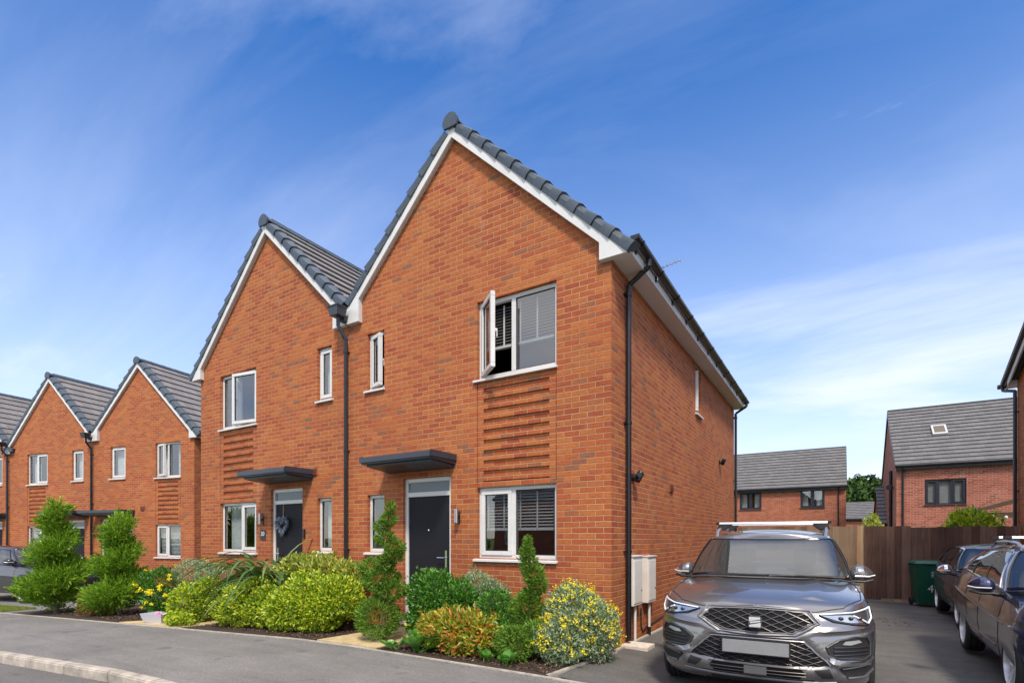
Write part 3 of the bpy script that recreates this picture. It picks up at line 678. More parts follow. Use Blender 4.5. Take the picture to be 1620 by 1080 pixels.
    zt = lambda x: L0-SL*abs(x-XC)+.265
    TC = lambda p: Tid(*p)
    tiled_slope(hz, Tid(XE, ov+.10, zt(XE)), Tid(XE, DEP+.1, zt(XE)), Tid(XC, DEP+.1, zt(XC)), Tid(XC, ov+.10, zt(XC)), TILE)
    xl = -W+.03
    tiled_slope(hz, Tid(xl, ov+.10, zt(xl)), Tid(xl, DEP+.1, zt(xl)), Tid(XC, DEP+.1, zt(XC)), Tid(XC, ov+.10, zt(XC)), TILE)
    MB(Tid).hexa([(xl, ov+.03, zt(xl)-.05), (XC, ov+.03, zt(XC)-.05), (XE-.04, ov+.03, zt(XE)-.03), (XE-.04, ov+.03, zt(XE)-.06), (XC, ov+.03, zt(XC)-.11), (xl, ov+.03, zt(xl)-.11)],
                 [(xl, DEP+.1, zt(xl)-.05), (XC, DEP+.1, zt(XC)-.05), (XE-.04, DEP+.1, zt(XE)-.03), (XE-.04, DEP+.1, zt(XE)-.06), (XC, DEP+.1, zt(XC)-.11), (xl, DEP+.1, zt(xl)-.11)]).build('roof_deck', INTER, hz)
    # ridge tiles
    b = MB(Tid); y_ = ov-.06
    while y_ < DEP+.1:
        y1 = min(y_+.45, DEP+.1)
        for rr, ya, yb_ in ((.115, y_, y_+.05), (.105, y_+.05, y1)):
            ring = lambda yy, r_: [(XC+r_*1.15*math.cos(a_), yy, zt(XC)-.055+r_*math.sin(a_)) for a_ in [math.pi*i/8 for i in range(9)]]
            b.hexa(ring(ya, rr), ring(yb_, rr))
        y_ = y1
    b.build('ridge_tiles', DARKT, hz, smooth=True)
    b = MB(Tid); b.hexa([(XC+.14*math.cos(a_), ov-.065, zt(XC)-.06+.14*math.sin(a_)) for a_ in [-.6+i*(math.pi+1.2)/10 for i in range(11)]], [(XC+.14*math.cos(a_), ov-.03, zt(XC)-.06+.14*math.sin(a_)) for a_ in [-.6+i*(math.pi+1.2)/10 for i in range(11)]])
    verge(b, (XE-.10, XC), Lz, ov, 1); verge(b, (-W+.18, XC), Lz, ov, -1)
    b.build('verge_trim', DARKT, hz, smooth=True, angle=28)
    # barge boards and box ends
    b = MB(Tid); y0, y1 = ov-.02, ov+.012
    bw_ = .17
    b.prism_y([(XC, L0), (-.11, Lz(-.11)), (-.11, Lz(-.11)+bw_), (XC, L0+bw_)], y0, y1)
    b.prism_y([(XC, L0), (-W+.10, Lz(-W+.10)), (-W+.10, Lz(-W+.10)+bw_), (XC, L0+bw_)], y0, y1)
    # box ends
    b.prism_y([(-.13, ZF-.02), (XE-.02, ZF-.02), (XE-.02, Lz(XE-.02)+.24), (-.13, Lz(-.13)+.17)], y0-.004, y1)
    zl = 5.13
    b.prism_y([(-W+.02, zl), (-W+.33, zl), (-W+.33, Lz(-W+.33)+.1), (-W+.02, Lz(-W+.02)+.17)], y0-.004, y1)
    b.build('bargeboard', WHITE, hz, bevel=.003)
    b = MB(Tid)
    b.box(-.13, XE-.02, y1, .0, ZF-.02, ZF+.0)                       # under box end
    b.box(0.002, XE-.02, 0., DEP+.08, ZF, ZF+.015); b.box(-W+.02, -W+.33, y1, -.002, zl, zl+.02); b.box(-W+.315, -W+.33, y1, -.002, zl+.02, Lz(-W+.33)+.05)
    b.box(-.13, -.115, y1, -.002, ZF, Lz(-.13)+.05)
    for sgn in (1, -1):      # soffit strip under the verge
        xe = -.12 if sgn == 1 else -W+.32
        b.hexa([(XC, y1, L0+.02), (xe, y1, Lz(xe)+.02), (xe, 0., Lz(xe)+.02), (XC, 0., L0+.02)], [(XC, y1, L0+.035), (xe, y1, Lz(xe)+.035), (xe, 0., Lz(xe)+.035), (XC, 0., L0+.035)])
    b.build('soffit', WHITE_D, hz)
    MB(Tid).box(XE-.02, XE, ov+.02, DEP+.1, ZF-.004, ZF+.135).build('fascia', WHITE, hz, bevel=.002)
    # eave gutter
    b = MB(Tid); gxx = XE+.062; gzz = ZF+.175; rr = .054
    ring = lambda yy, r_: [(gxx+r_*math.cos(a_), yy, gzz+r_*1.05*math.sin(a_)) for a_ in [math.pi+math.pi*i/8 for i in range(9)]]+[(gxx+(r_-.006)*math.cos(a_), yy, gzz+(r_-.006)*math.sin(a_)) for a_ in [2*math.pi-math.pi*i/8 for i in range(9)]]
    b.hexa(ring(ov+.01, rr), ring(DEP+.1, rr)); b.hexa(ring(ov, rr+.004)[:9], ring(ov+.012, rr+.004)[:9]); 
    yy = .12
    while yy < DEP:
        b.hexa(ring(yy, rr+.010), ring(yy+.035, rr+.010)); b.box(XE, XE+.02, yy-.01, yy+.045, ZF+.05, ZF+.15); yy += .86
    b.build('gutter', BLACKP, hz, smooth=True)
    if o.get('right_pipe', True):
        TS = lambda u, d, z: Tid(d, u, z)
        downpipe(hz, TS, .50, ZF+.11, o.get('pz', .06), (0, XE+.062-.055, .18), r=.036)
        downpipe(hz, TS, DEP-.06, ZF+.11, .06, (0, XE+.062-.055, .16))
    if o.get('seam_pipe'):
        TL = lambda u, d, z: Tid(u, -d, z)
        b = MB(Tid); hz_ = 5.17
        b.hexa([(-W-.10, -.34, hz_+.05), (-W+.10, -.34, hz_+.05), (-W+.10, -.16, hz_+.05), (-W-.10, -.16, hz_+.05)], [(-W-.125, -.36, hz_+.20), (-W+.125, -.36, hz_+.20), (-W+.125, -.15, hz_+.20), (-W-.125, -.15, hz_+.20)])
        b.box(-W-.135, -W+.135, -.37, -.145, hz_+.19, hz_+.215)
        b.tube([(-W, -.24, hz_+.05), (-W, -.24, hz_-.09), (-W+.0, -.075, hz_-.30), (-W+.0, -.075, hz_-.36)], .034)
        b.box(-W-.06, -W+.06, -.16, DEP, hz_-.0, hz_+.10)
        b.build('hopper', BLUEG if not o.get('far') else BLACKP, hz, bevel=.004)
        downpipe(hz, TL, -W, hz_-.28, zb+.05, (0, 0, .02), out=.075)
    return hz

def wall_lamp(parent, T, u, z):
    b = MB(T); b.box(u-.022, u+.022, 0, .015, z-.10, z+.08); b.box(u-.012, u+.012, .015, .05, z-.02, z+.02)
    lp = b.build('wall_lamp', BLACKP, parent, bevel=.003)
    b = MB(T); b.tube([(u, .075, z-.09), (u, .075, z+.12)], .030, 16); b.build('lamp_tube', STEEL, lp, smooth=True)

# ---- main house and its attached neighbour
SW = (4.62, 5.12, 3.96, 4.86)
main = make_house((0, 0, 0), 0, False, 'brick house beside the drive with open upstairs casement and plain black front door', 'semi-detached brick houses along the street',
                  dict(open={'nu': 18, 'wu': 40}, inner={'nu': 'dark', 'wu': 'blind', 'wl': 'blind', 'nl': 'dark'}, seam_pipe=True, side_holes=[SW], wu_label='white window with its left casement swung open'))
TSM = lambda u, d, z: (d, u, z)
window(main, TSM, *SW, [(0, 1, 'open', 12, 'r')], inner='dark')
TFM = lambda u, d, z: (u, -d, z)
wall_lamp(main, TFM, -2.42, 1.75)
b = MB(TFM); b.box(-2.46, -2.35, 0, .012, 1.36, 1.50)
def bullet_light(y, z, parent):
    b = MB(TSM); b.tube([(y, 0, z), (y, .03, z)], .055, 16); b.tube([(y, .03, z), (y+.0, .08, z+.005)], .02)
    b.tube([(y-.03, .075, z-.055), (y+.03, .11, z+.06)], .048, 14); b.tube([(y-.06, .10, z+.015), (y-.11, .14, z+.02)], .035, 12)
    b.build('security_light', BLACKP, parent, smooth=True)
bullet_light(.80, 2.28, main); bullet_light(7.1, 3.26, main)
def vent(parent, T, u, z, w=.2):
    b = MB(T); b.box(u-w/2, u+w/2, 0, .02, z-.07, z+.07)
    for k in range(4): b.box(u-w/2+.01, u+w/2-.01, .02, .035, z-.06+k*.032, z-.05+k*.032)
    b.build('air_vent', TERRA, parent)
vent(main, TSM, 2.77, 2.29)
# meter boxes with pipes
for y0_, z0_, pb in ((.56, .51, .03), (1.20, .49, .12)):
    b = MB(TSM); b.box(y0_, y0_+.38, 0, .10, z0_, z0_+.67); bx = b.build('meter_box', CREAM, main, bevel=.008)
    MB(TSM).box(y0_+.025, y0_+.355, .10, .107, z0_+.035, z0_+.62).build('door', CREAM, bx, bevel=.003)
    MB(TSM).box(y0_-.010, y0_+.390, -.0, .115, z0_+.67, z0_+.685).build('hood', CREAM, bx)
    MB(TSM).tube([(y0_+.32, .107, z0_+.2), (y0_+.32, .113, z0_+.2)], .012, 10).build('lock', BLACKP, bx)
    b = MB(TSM); b.tube([(y0_+.21, .05, z0_), (y0_+.21, .05, .0)], .019); b.build('supply_pipe', PIPEW, main, smooth=True)
b = MB(TSM); b.tube([(1.41, .05, .0), (1.41, .05, .12)], .026); b.build('pipe_boot', BLACKP, main, smooth=True)
b = MB(TSM); b.tube([(1.14, .012, .42), (1.14, .012, .30), (1.15, .012, .15), (1.22, .012, .07), (1.32, .012, .09), (1.45, .012, .13), (1.8, .012, .14), (2.4, .012, .17), (3.2, .012, .19), (5.0, .012, .2)], .009, 6); b.build('cable', BLACKP, main, smooth=True)
MB().box(.0, .36, .33, .66, -.05, .028).build('gully_slab', mat('mortar_splash', (.66, .58, .50), .9, noise=.2, nscale=20, bump=.8), main, bevel=.006)
# aerial
b = MB(); b.tube([(.30, .98, 5.02), (.30, .98, 5.16)], .008, 6); b.tube([(.24, .98, 5.16), (.62, .98, 5.22)], .006, 6)
for k in range(5): b.tube([(.38+k*.055, .93-.0, 5.183+k*.009), (.38+k*.055, 1.03, 5.183+k*.009)], .003, 5)
b.build('aerial', STEEL, main)
b = MB(TFM); b.box(-.975, -.975, 0, 0, 0, 0)

nbr = make_house((-W, 0, 0), 0, True, 'orange brick house joined on the left of the black-door house, blue wreath on its door', 'semi-detached brick houses along the street',
                 dict(open={'wu': 14}, wu_panes=[(0, .60, 'open', 9, 'l'), (.60, 1, 'fixed')], inner={'wu': 'curtain', 'wl': 'curtain', 'nu': 'net', 'nl': 'net'}))
# number plate, lamp, doorbell, vent on the neighbour (world = parent local + (-W))
TFN = lambda u, d, z: (u+W, -d, z)
wall_lamp(nbr, TFN, -7.36, 1.80)
sg = MB(TFN); sg.prism_y([(0, 0)]*3, 0, 0) if False else None
b = MB(TFN); b.hexa([(-7.44, 0, 1.40), (-7.27, 0, 1.40), (-7.27, 0, 1.58), (-7.30, 0, 1.60), (-7.41, 0, 1.60), (-7.44, 0, 1.58)], [(-7.44, .012, 1.40), (-7.27, .012, 1.40), (-7.27, .012, 1.58), (-7.30, .012, 1.60), (-7.41, .012, 1.60), (-7.44, .012, 1.58)])
plq = b.build('number_sign', mat('sign_slate', (.03, .035, .045), .5), nbr)
def text_obj(txt, size, loc, rot, m, parent, name='lettering', ext=.002):
    cu = bpy.data.curves.new(name, 'FONT'); cu.body = txt; cu.size = size; cu.align_x = 'CENTER'; cu.align_y = 'CENTER'; cu.extrude = ext
    t = bpy.data.objects.new(name, cu); col.objects.link(t)
    bpy.context.view_layer.update()
    me = bpy.data.meshes.new_from_object(t.evaluated_get(bpy.context.evaluated_depsgraph_get())); bpy.data.objects.remove(t)
    me.transform(Matrix.Translation(loc) @ rot.to_4x4())
    me.materials.clear(); me.materials.append(m)
    o = bpy.data.objects.new(name, me); col.objects.link(o); o.parent = parent; return o
RX90 = Matrix.Rotation(R(90), 3, 'X')
SIGNW = mat('sign_white', (.75, .76, .78), .6)
text_obj('30', .12, (-7.355+W, -.014, 1.515), RX90, SIGNW, plq)
MB(TFN).box(-6.09, -6.03, 0, .03, 1.43, 1.60).build('doorbell', BLACKP, nbr, bevel=.004)
vent(nbr, TFN, -5.75, 2.66, .12)

# ---- houses further down the street
THR = R(11.7); O1 = Vector((-14.99, 2.55, -.33)); dv_ = Vector((-math.cos(THR), -math.sin(THR), 0))
common = dict(far=True, base=-.1)
B1 = make_house(tuple(O1), THR, False, 'brick terrace house just left of the attached pair, upstairs window ajar', 'gabled brick terrace down the street',
    dict(common, seam_pipe=True, narrow_up=(-3.95, -3.20, 3.80, 4.88), narrow_low=(-3.30, -2.85, 1.2, 2.1), wide_up=(-1.75, -.60, 3.75, 4.88), wide_low=(-1.75, -.60, 1.14, 2.2), door=(-4.45, -3.50, .12, 2.39), canopy=(-4.65, -2.75), open={'wu': 14}, inner={'nu': 'net', 'wu': 'curtain', 'wl': 'fullblind'}))
vent(B1, lambda u, d, z: (u, -d, z), -2.35, 2.75, .2)
O2 = O1+dv_*W
B2 = make_house(tuple(O2), THR, True, 'brick terrace house behind the conifers, second from the attached pair', 'gabled brick terrace down the street',
    dict(common, narrow_up=(-4.30, -3.68, 3.80, 4.88), narrow_low=None, wide_up=(-2.30, -1.10, 3.75, 4.88), wide_low=(-2.30, -1.10, 1.14, 2.2), door=(-4.36, -3.40, .12, 2.39), canopy=(-4.65, -2.85), inner={'nu': 'net', 'wu': 'curtain', 'wl': 'fullblind'}, right_pipe=False))
O3 = O1+dv_*W*2
B3 = make_house(tuple(O3), THR, False, 'brick terrace house cut off at the left edge of the street', 'gabled brick terrace down the street',
    dict(common, seam_pipe=True, narrow_up=(-1.05, -.45, 3.80, 4.88), narrow_low=None, wide_up=(-4.0, -2.8, 3.75, 4.88), wide_low=(-4.0, -2.8, 1.14, 2.2), door=(-1.4, -.45, .12, 2.39), canopy=(-2.0, -.2), right_pipe=False))
TL3 = lambda u, d, z: (u, -d, z)
b = MB(); hz_ = 5.17
b.hexa([(-.10, -.34, hz_+.05), (.10, -.34, hz_+.05), (.10, -.16, hz_+.05), (-.10, -.16, hz_+.05)], [(-.125, -.36, hz_+.20), (.125, -.36, hz_+.20), (.125, -.15, hz_+.20), (-.125, -.15, hz_+.20)])
b.tube([(0, -.24, hz_+.05), (0, -.24, hz_-.09), (.0, -.075, hz_-.30), (.0, -.075, hz_-.36)], .034)
b.build('hopper', BLACKP, B3, bevel=.004); downpipe(B3, TL3, 0, hz_-.28, -.1, (0, 0, .02), out=.075)

# ---- eaves-front houses (ridge along x)
def eave_house(x0, x1, y0, D, zb, ze, zr, label, brick, wins, tile=TILE_FAR, pipes=(), doors=(), group=None, dark=True, back=False):
    h = empty('house', ((x0+x1)/2, y0+D/2 if not back else y0, zb)); ox, oy = h.location.x, h.location.y; tag(h, label, 'house', group)
    T0 = lambda x, y, z: (x-ox, y-oy, z-zb)
    sg = -1 if not back else 1
    T = (lambda u, d, z: T0(u, y0-d, z)) if not back else (lambda u, d, z: T0(u, y0+d, z))
    yb_ = y0+D if not back else y0-D; ym = (y0+yb_)/2
    b = MB(); wall_grid(b, T, x0, x1, zb, ze, [w for w in wins])
    for xx in (x0, x1): b.add([T0(xx, y0, zb), T0(xx, yb_, zb), T0(xx, yb_, ze), T0(xx, ym, zr-.1), T0(xx, y0, ze)], [(0, 1, 2, 3, 4)])
    b.add([T0(x0, yb_, zb), T0(x1, yb_, zb), T0(x1, yb_, ze), T0(x0, yb_, ze)], [(0, 1, 2, 3)])
    b.build('wall', brick, h, fix=False)
    MB(T0).box(x0+.05, x1-.05, min(y0, yb_)+.4, max(y0, yb_)-.1, ze-.2, ze-.1).box(x0+.05, x1-.05, ym-.1, ym, zb, ze-.2).build('floor_slab', INTER, h)
    e = .18; zo = ze-e*(zr-ze)/(D/2)+.12
    yf, yk = (y0-e, y0+D+e) if not back else (y0+e, y0-D-e)
    tiled_slope(h, T0(x0-.05, yf, zo), T0(x1+.05, yf, zo), T0(x1+.05, ym, zr+.1), T0(x0-.05, ym, zr+.1), tile, gauge=.35, lift=.06)
    tiled_slope(h, T0(x0-.05, yk, zo), T0(x1+.05, yk, zo), T0(x1+.05, ym, zr+.1), T0(x0-.05, ym, zr+.1), tile, gauge=.35, lift=.06)
    for xx in (x0-.06, x1+.02): b = MB(T0); b.hexa([(xx, yf, zo-.12), (xx, yf, zo+.02), (xx, ym, zr+.12), (xx, yk, zo+.02), (xx, yk, zo-.12), (xx, ym, zr-.04)], [(xx+.04, yf, zo-.12), (xx+.04, yf, zo+.02), (xx+.04, ym, zr+.12), (xx+.04, yk, zo+.02), (xx+.04, yk, zo-.12), (xx+.04, ym, zr-.04)]); b.build('verge_trim', BLACKP if dark else DARKT, h)
    ya, yb2 = sorted((yf, y0)); MB(T0).box(x0-.02, x1+.02, ya, yb2, zo-.20, zo-.03).build('fascia', BLACKP if dark else WHITE, h)
    gy_ = yf+sg*.06; MB(T0).tube([(x0-.05, gy_, zo-.03), (x1+.05, gy_, zo-.03)], .06, 10).build('gutter', BLACKP, h, smooth=True)
    MB(T0).tube([(x0-.05, ym, zr+.1), (x1+.05, ym, zr+.1)], .07, 8).build('ridge_tiles', tile, h)
    for pxx in pipes: downpipe(h, T, pxx, zo-.05, zb, (0, .16, .2))
    for w_ in wins:
        n = 3 if w_[1]-w_[0] > 1.3 else 2
        window(h, T, *w_, [(i/n, (i+1)/n, 'fixed' if (i % 2 and n == 3) else 'open', 0, 'l') for i in range(n)], mats=FRAMED if dark else None, inner=('fullblind' if n == 3 else 'curtain'), vent=False)
    return h, T0, T
FRAMED = mat('window_frame_dark', (.018, .022, .035), .35)
hA, _, _ = eave_house(-4.2, 2.82, 29.5, 7., -.4, 4.45, 7.05, 'red brick house with dark windows behind the grey SUV', BRICK_MID, [(-2.85, -1.6, 3.2, 4.28), (.52, 1.76, 3.22, 4.32)], pipes=(2.45,), group='brick houses behind the fence')
hB, T0B, TB = eave_house(4.62, 12.5, 22.4, 8.4, -.35, 4.62, 7.75, 'red brick house with roof window and triple dark-framed window', BRICK_RED, [(5.62, 7.0, 2.86, 3.94)], pipes=(4.86,), group='brick houses behind the fence')
# roof window on hB
def on_roofB(u, t): # t 0..1 up the slope
    return Vector((u, 22.4-.18+(4.2+.18)*t, 4.62+.02+(7.85-4.62)*t))
nB = Vector((0, -(7.85-4.62), 4.38)).normalized()
b = MB(T0B)
A_, B__, C__, D__ = on_roofB(6.10, .44), on_roofB(6.64, .44), on_roofB(6.64, .60), on_roofB(6.10, .60)
cen = (A_+B__+C__+D__)/4
b.hexa([tuple(p+nB*.03) for p in (A_, B__, C__, D__)], [tuple(p+nB*.12) for p in (A_, B__, C__, D__)])
rw = b.build('roof_window', mat('skylight_frame', (.55, .55, .53), .4), hB, bevel=.01)
q = [cen+(p-cen)*.74 for p in (A_, B__, C__, D__)]
MB(T0B).hexa([tuple(p+nB*.12) for p in q], [tuple(p+nB*.128) for p in q]).build('glass', mat('skylight_glass', (.10, .07, .045), .08), rw)
# soil pipe and lamp on hB's left gable
b = MB(T0B); b.tube([(4.55, 24.3, -.3), (4.55, 24.3, 4.6)], .07, 8); b.tube([(4.5, 23.6, 3.75), (4.42, 23.45, 3.75)], .12, 10); b.build('soil_pipe', BLACKP, hB, smooth=True)
hC, _, _ = eave_house(2.6, 9.5, 50, 6, -.8, 3.1, 4.65, 'small distant brick bungalow with plain grey roof', BRICK_MID, [(4.05, 4.9, .9, 2.6)], group='brick houses behind the fence')
hD, _, _ = eave_house(4.30, 4.85, 27.5, 5., -.4, 2.2, 4.2, 'low brick garage gable beyond the red brick house', BRICK_MID, [], group='brick houses behind the fence')
hR, T0R, TR = eave_house(5.92, 12.5, 1.2, 8.8, -.2, 5.02, 6.95, 'brick house at the right edge with its gable over the parked cars', BRICK, [], tile=TILE, dark=False)
b = MB(T0R); b.tube([(5.86, 9.9, 4.78), (5.86, 9.9, -.1)], .036); b.tube([(5.70, 10.24, 5.02), (5.72, 10.22, 4.88), (5.86, 9.92, 4.78)], .034)
for zz in (4.3, 2.5, .6): b.box(5.84, 5.92, 9.86, 9.94, zz-.015, zz+.015)
b.build('downpipe', BLACKP, hR, smooth=True)
sR = (6.95-5.02)/4.4
b = MB(T0R); b.box(5.74, 5.918, 9.96, 10.17, 4.90, 5.04); b.hexa([(5.74, 10.17, 4.96), (5.74, 5.6, 6.98), (5.74, 5.6, 6.83), (5.74, 10.17, 4.82)], [(5.77, 10.17, 4.96), (5.77, 5.6, 6.98), (5.77, 5.6, 6.83), (5.77, 10.17, 4.82)])
b.build('bargeboard', WHITE, hR)
b = MB(T0R); b.hexa([(5.68, 10.24, 4.97), (5.68, 5.6, 7.01), (5.68, 5.6, 7.12), (5.68, 10.26, 5.07)], [(5.90, 10.24, 4.97), (5.90, 5.6, 7.01), (5.90, 5.6, 7.12), (5.90, 10.26, 5.07)])
b.tube([(5.64, 10.30, 4.99), (6.4, 10.30, 4.99)], .055, 10); b.build('verge_trim', mat('verge_brown', (.10, .07, .055), .6, noise=.2), hR)

# opposite side of the street (only seen in reflections)
for i, (xa, xb, lb) in enumerate(((-22, -12.5, 'far brick house across the street to the left'), (-9, 1.5, 'brick house straight across the street'), (6, 15, 'brick house across the street to the right'))):
    eave_house(xa, xb, -30, 8, -.5, 4.7, 7.6, lb, BRICK_MID, [(xa+1, xa+2.2, 3.2, 4.3), (xb-2.4, xb-1.1, 3.2, 4.3), (xa+1, xa+2.2, .9, 2.1)], back=True, dark=False, group='houses across the street')

# ------------------------------------------------------------------ fences
def boards(b, x0, x1, y, zfun, ztop, w=.125, th=.02, y_jit=.004):
    x = x0
    while x < x1-.02:
        xe = min(x+w, x1); j = random.uniform(-y_jit, y_jit); zt_ = ztop+random.uniform(-.012, .012)
        th2 = .007
        b.hexa([(x-.012, y+.002, zfun), (xe+.002, y-.014+j, zfun), (xe+.002, y-.014+j+th2, zfun), (x-.012, y+.002+th2, zfun)],
               [(x-.012, y+.002, zt_), (xe+.002, y-.014+j, zt_), (xe+.002, y-.014+j+th2, zt_), (x-.012, y+.002+th2, zt_)])
        x = xe
def fence(name, x0, x1, y, zb, zt_, m, label, cat, rails=True, post=None):
    e = empty(name, ((x0+x1)/2, y, zb)); ox = (x0+x1)/2; tag(e, label, cat)
    T = lambda x, yy, z: (x-ox, yy-y, z-zb)
    b = MB(T); boards(b, x0, x1, y, zb, zt_); b.build('boards', m, e)
    b = MB(T)
    for z_ in (zb+.3, zb+.95, zt_-.3): b.box(x0, x1, y+.012, y+.06, z_, z_+.08)
    b.build('rail', m, e)
    for px_ in (post or []):
        b = MB(T); b.box(px_-.05, px_+.05, y+.02, y+.12, zb-.05, zt_+.0); b.build('post', m, e)
    return e, T
fence('fence', .05, 2.84, 9.62, -.16, 1.735, W_LIGHT, 'weathered light timber fence behind the grey SUV', 'fence', post=(.15, 1.7))
o = MB(lambda x, y, z: (x-2.92, y-9.62, z+.16)).box(2.86, 2.985, 9.60, 9.63, -.14, 1.75).box(2.87, 2.97, 9.632, 9.73, -.16, 1.70).build('fence_post', W_POST); o.location = (2.92, 9.62, -.16)
tag(o, 'pale yellowish timber post between the weathered fence and dark gate', 'post')
ge, TG = fence('gate', 3.0, 3.93, 9.58, -.10, 1.72, W_DARK, 'dark brown boarded side gate beside the pale post', 'gate')
b = MB(TG); b.box(3.30, 3.32, 9.566, 9.57, .3, .31); 
fence('fence', 3.94, 5.88, 9.60, -.13, 1.70, W_DARK, 'dark brown boarded fence behind the green bin', 'fence', post=(5.8,))
o = MB(lambda x, y, z: (x-3.6, y-9.5, z+.12)).box(3.34, 3.9, 9.50, 9.545, -.12, -.06).build('timber_sill', W_POST, bevel=.003); o.location = (3.6, 9.5, -.12)
tag(o, 'pale timber strip on the ground under the dark gate', 'timber strip')

# ------------------------------------------------------------------ wheelie bin
def wheelie_bin(x, y, z, rz):
    e = empty('wheelie_bin', (x, y, z), rz); tag(e, 'green wheelie bin with white number 4 by the dark fence', 'bin')
    G = mat('bin_green', (.006, .085, .048), .45, noise=.15, nscale=10); G2 = mat('bin_lid_green', (.03, .13, .085), .45, noise=.1)
    b = MB(); b.hexa([(-.20, -.22, .06), (.20, -.22, .06), (.20, .18, .06), (-.20, .18, .06)], [(-.27, -.31, .98), (.27, -.31, .98), (.27, .30, .98), (-.27, .30, .98)]); b.box(-.285, .285, -.325, .31, .94, .975)
    b.build('body', G, e, bevel=.02)
    b = MB(); b.hexa([(-.30, -.35, .985), (.30, -.35, .985), (.30, .33, .985), (-.30, .33, .985)], [(-.24, -.28, 1.05), (.24, -.28, 1.05), (.24, .28, 1.06), (-.24, .28, 1.06)]); b.build('lid', G2, e, bevel=.015)
    b = MB(); b.tube([(-.24, .36, .99), (.24, .36, .99)], .018); b.build('handle', G, e, smooth=True)
    for s in (-1, 1):
        b = MB(); b.lathe([(.03, -.025), (.095, -.025), (.10, 0), (.095, .025), (.03, .025)], 20, (s*.24, .20, .10), 'x'); b.build('wheel', RUBBER, e, smooth=True)
    sl = math.atan2(.09, .92)
    rot = Matrix.Rotation(R(90)+sl, 3, 'X')
    text_obj('4', .24, (.02, -.262, .42), rot, SIGNW, e)
    b = MB()
    for k, w in enumerate((.10, .08, .12, .07)): zz = .80-k*.035; b.box(.02, .02+w, -.303+k*.003, -.297+k*.003, zz, zz+.012)
    b.build('lettering', SIGNW, e)
wheelie_bin(4.17, 9.1, gz(4.1, 9.1), R(8))

# plastic tub
e = empty('plastic_tub', (-8.03, -1.60, gz(-8, -1.6)+.022), R(12)); tag(e, 'translucent plastic tub with pink things inside on the sandstone path', 'tub')
b = MB(); t0, t1 = (.22, .12), (.27, .16)
b.add([(-t0[0], -t0[1], 0), (t0[0], -t0[1], 0), (t0[0], t0[1], 0), (-t0[0], t0[1], 0), (-t1[0], -t1[1], .16), (t1[0], -t1[1], .16), (t1[0], t1[1], .16), (-t1[0], t1[1], .16),
       (-t1[0]+.012, -t1[1]+.012, .16), (t1[0]-.012, -t1[1]+.012, .16), (t1[0]-.012, t1[1]-.012, .16), (-t1[0]+.012, t1[1]-.012, .16), (-t0[0]+.01, -t0[1]+.01, .01), (t0[0]-.01, -t0[1]+.01, .01), (t0[0]-.01, t0[1]-.01, .01), (-t0[0]+.01, t0[1]-.01, .01)],
      [(0, 3, 2, 1), (0, 1, 5, 4), (1, 2, 6, 5), (2, 3, 7, 6), (3, 0, 4, 7), (4, 5, 9, 8), (5, 6, 10, 9), (6, 7, 11, 10), (7, 4, 8, 11), (8, 9, 13, 12), (9, 10, 14, 13), (10, 11, 15, 14), (11, 8, 12, 15), (12, 13, 14, 15)])
b.build('body', mat('tub_plastic', (.52, .52, .58), .3), e)
o = empty('toy', (-8.03, -1.60, gz(-8, -1.6)+.05)); tag(o, 'pink striped bundle lying in the plastic tub', 'toy')
b = MB()
for k in range(5): b.tube([(-.07+k*.035, -.06, .02+.02*math.sin(k)), (-.06+k*.035, 0, .14-.01*abs(k-2)), (-.05+k*.035, .06, .02)], .022, 8)
b.build('body', mat('pink_plastic', (.75, .13, .35), .5, noise=.4, nscale=30), o, smooth=True)

# ------------------------------------------------------------------ pergola + wreath
e = empty('pergola', (6.2, 12.6, gz(6, 12.6))); tag(e, 'timber pergola with bulb string rising behind the dark fence', 'pergola')
TP = lambda x, y, z: (x-6.2, y-12.6, z-gz(6, 12.6))
WB = mat('pergola_brown', (.10, .065, .04), .8, noise=.25)
b = MB(TP); b.box(5.92, 6.02, 12.6, 12.7, -.2, 1.98); b.build('post', W_POST, e)
b = MB(TP); b.hexa([(5.45, 12.5, 2.06), (5.45, 12.5, 2.16), (9., 12.5, 3.3), (9., 12.5, 3.12)], [(5.45, 12.6, 2.06), (5.45, 12.6, 2.16), (9., 12.6, 3.3), (9., 12.6, 3.12)]); b.box(5.7, 8.5, 12.62, 12.72, 1.98, 2.12); b.build('beam', WB, e)
b = MB(TP)
for k in range(6): b.ell((5.95+k*.28, 12.47, 2.02-.05*math.sin(k)), (.04, .04, .05), 6, 8)
b.build('bulb', mat('bulb_white', (.8, .8, .75), .3), e, smooth=True)
b = MB(TP); b.box(5.72, 5.82, 12.61, 12.71, 1.85, 1.98); b.build('bracket', WB, e)

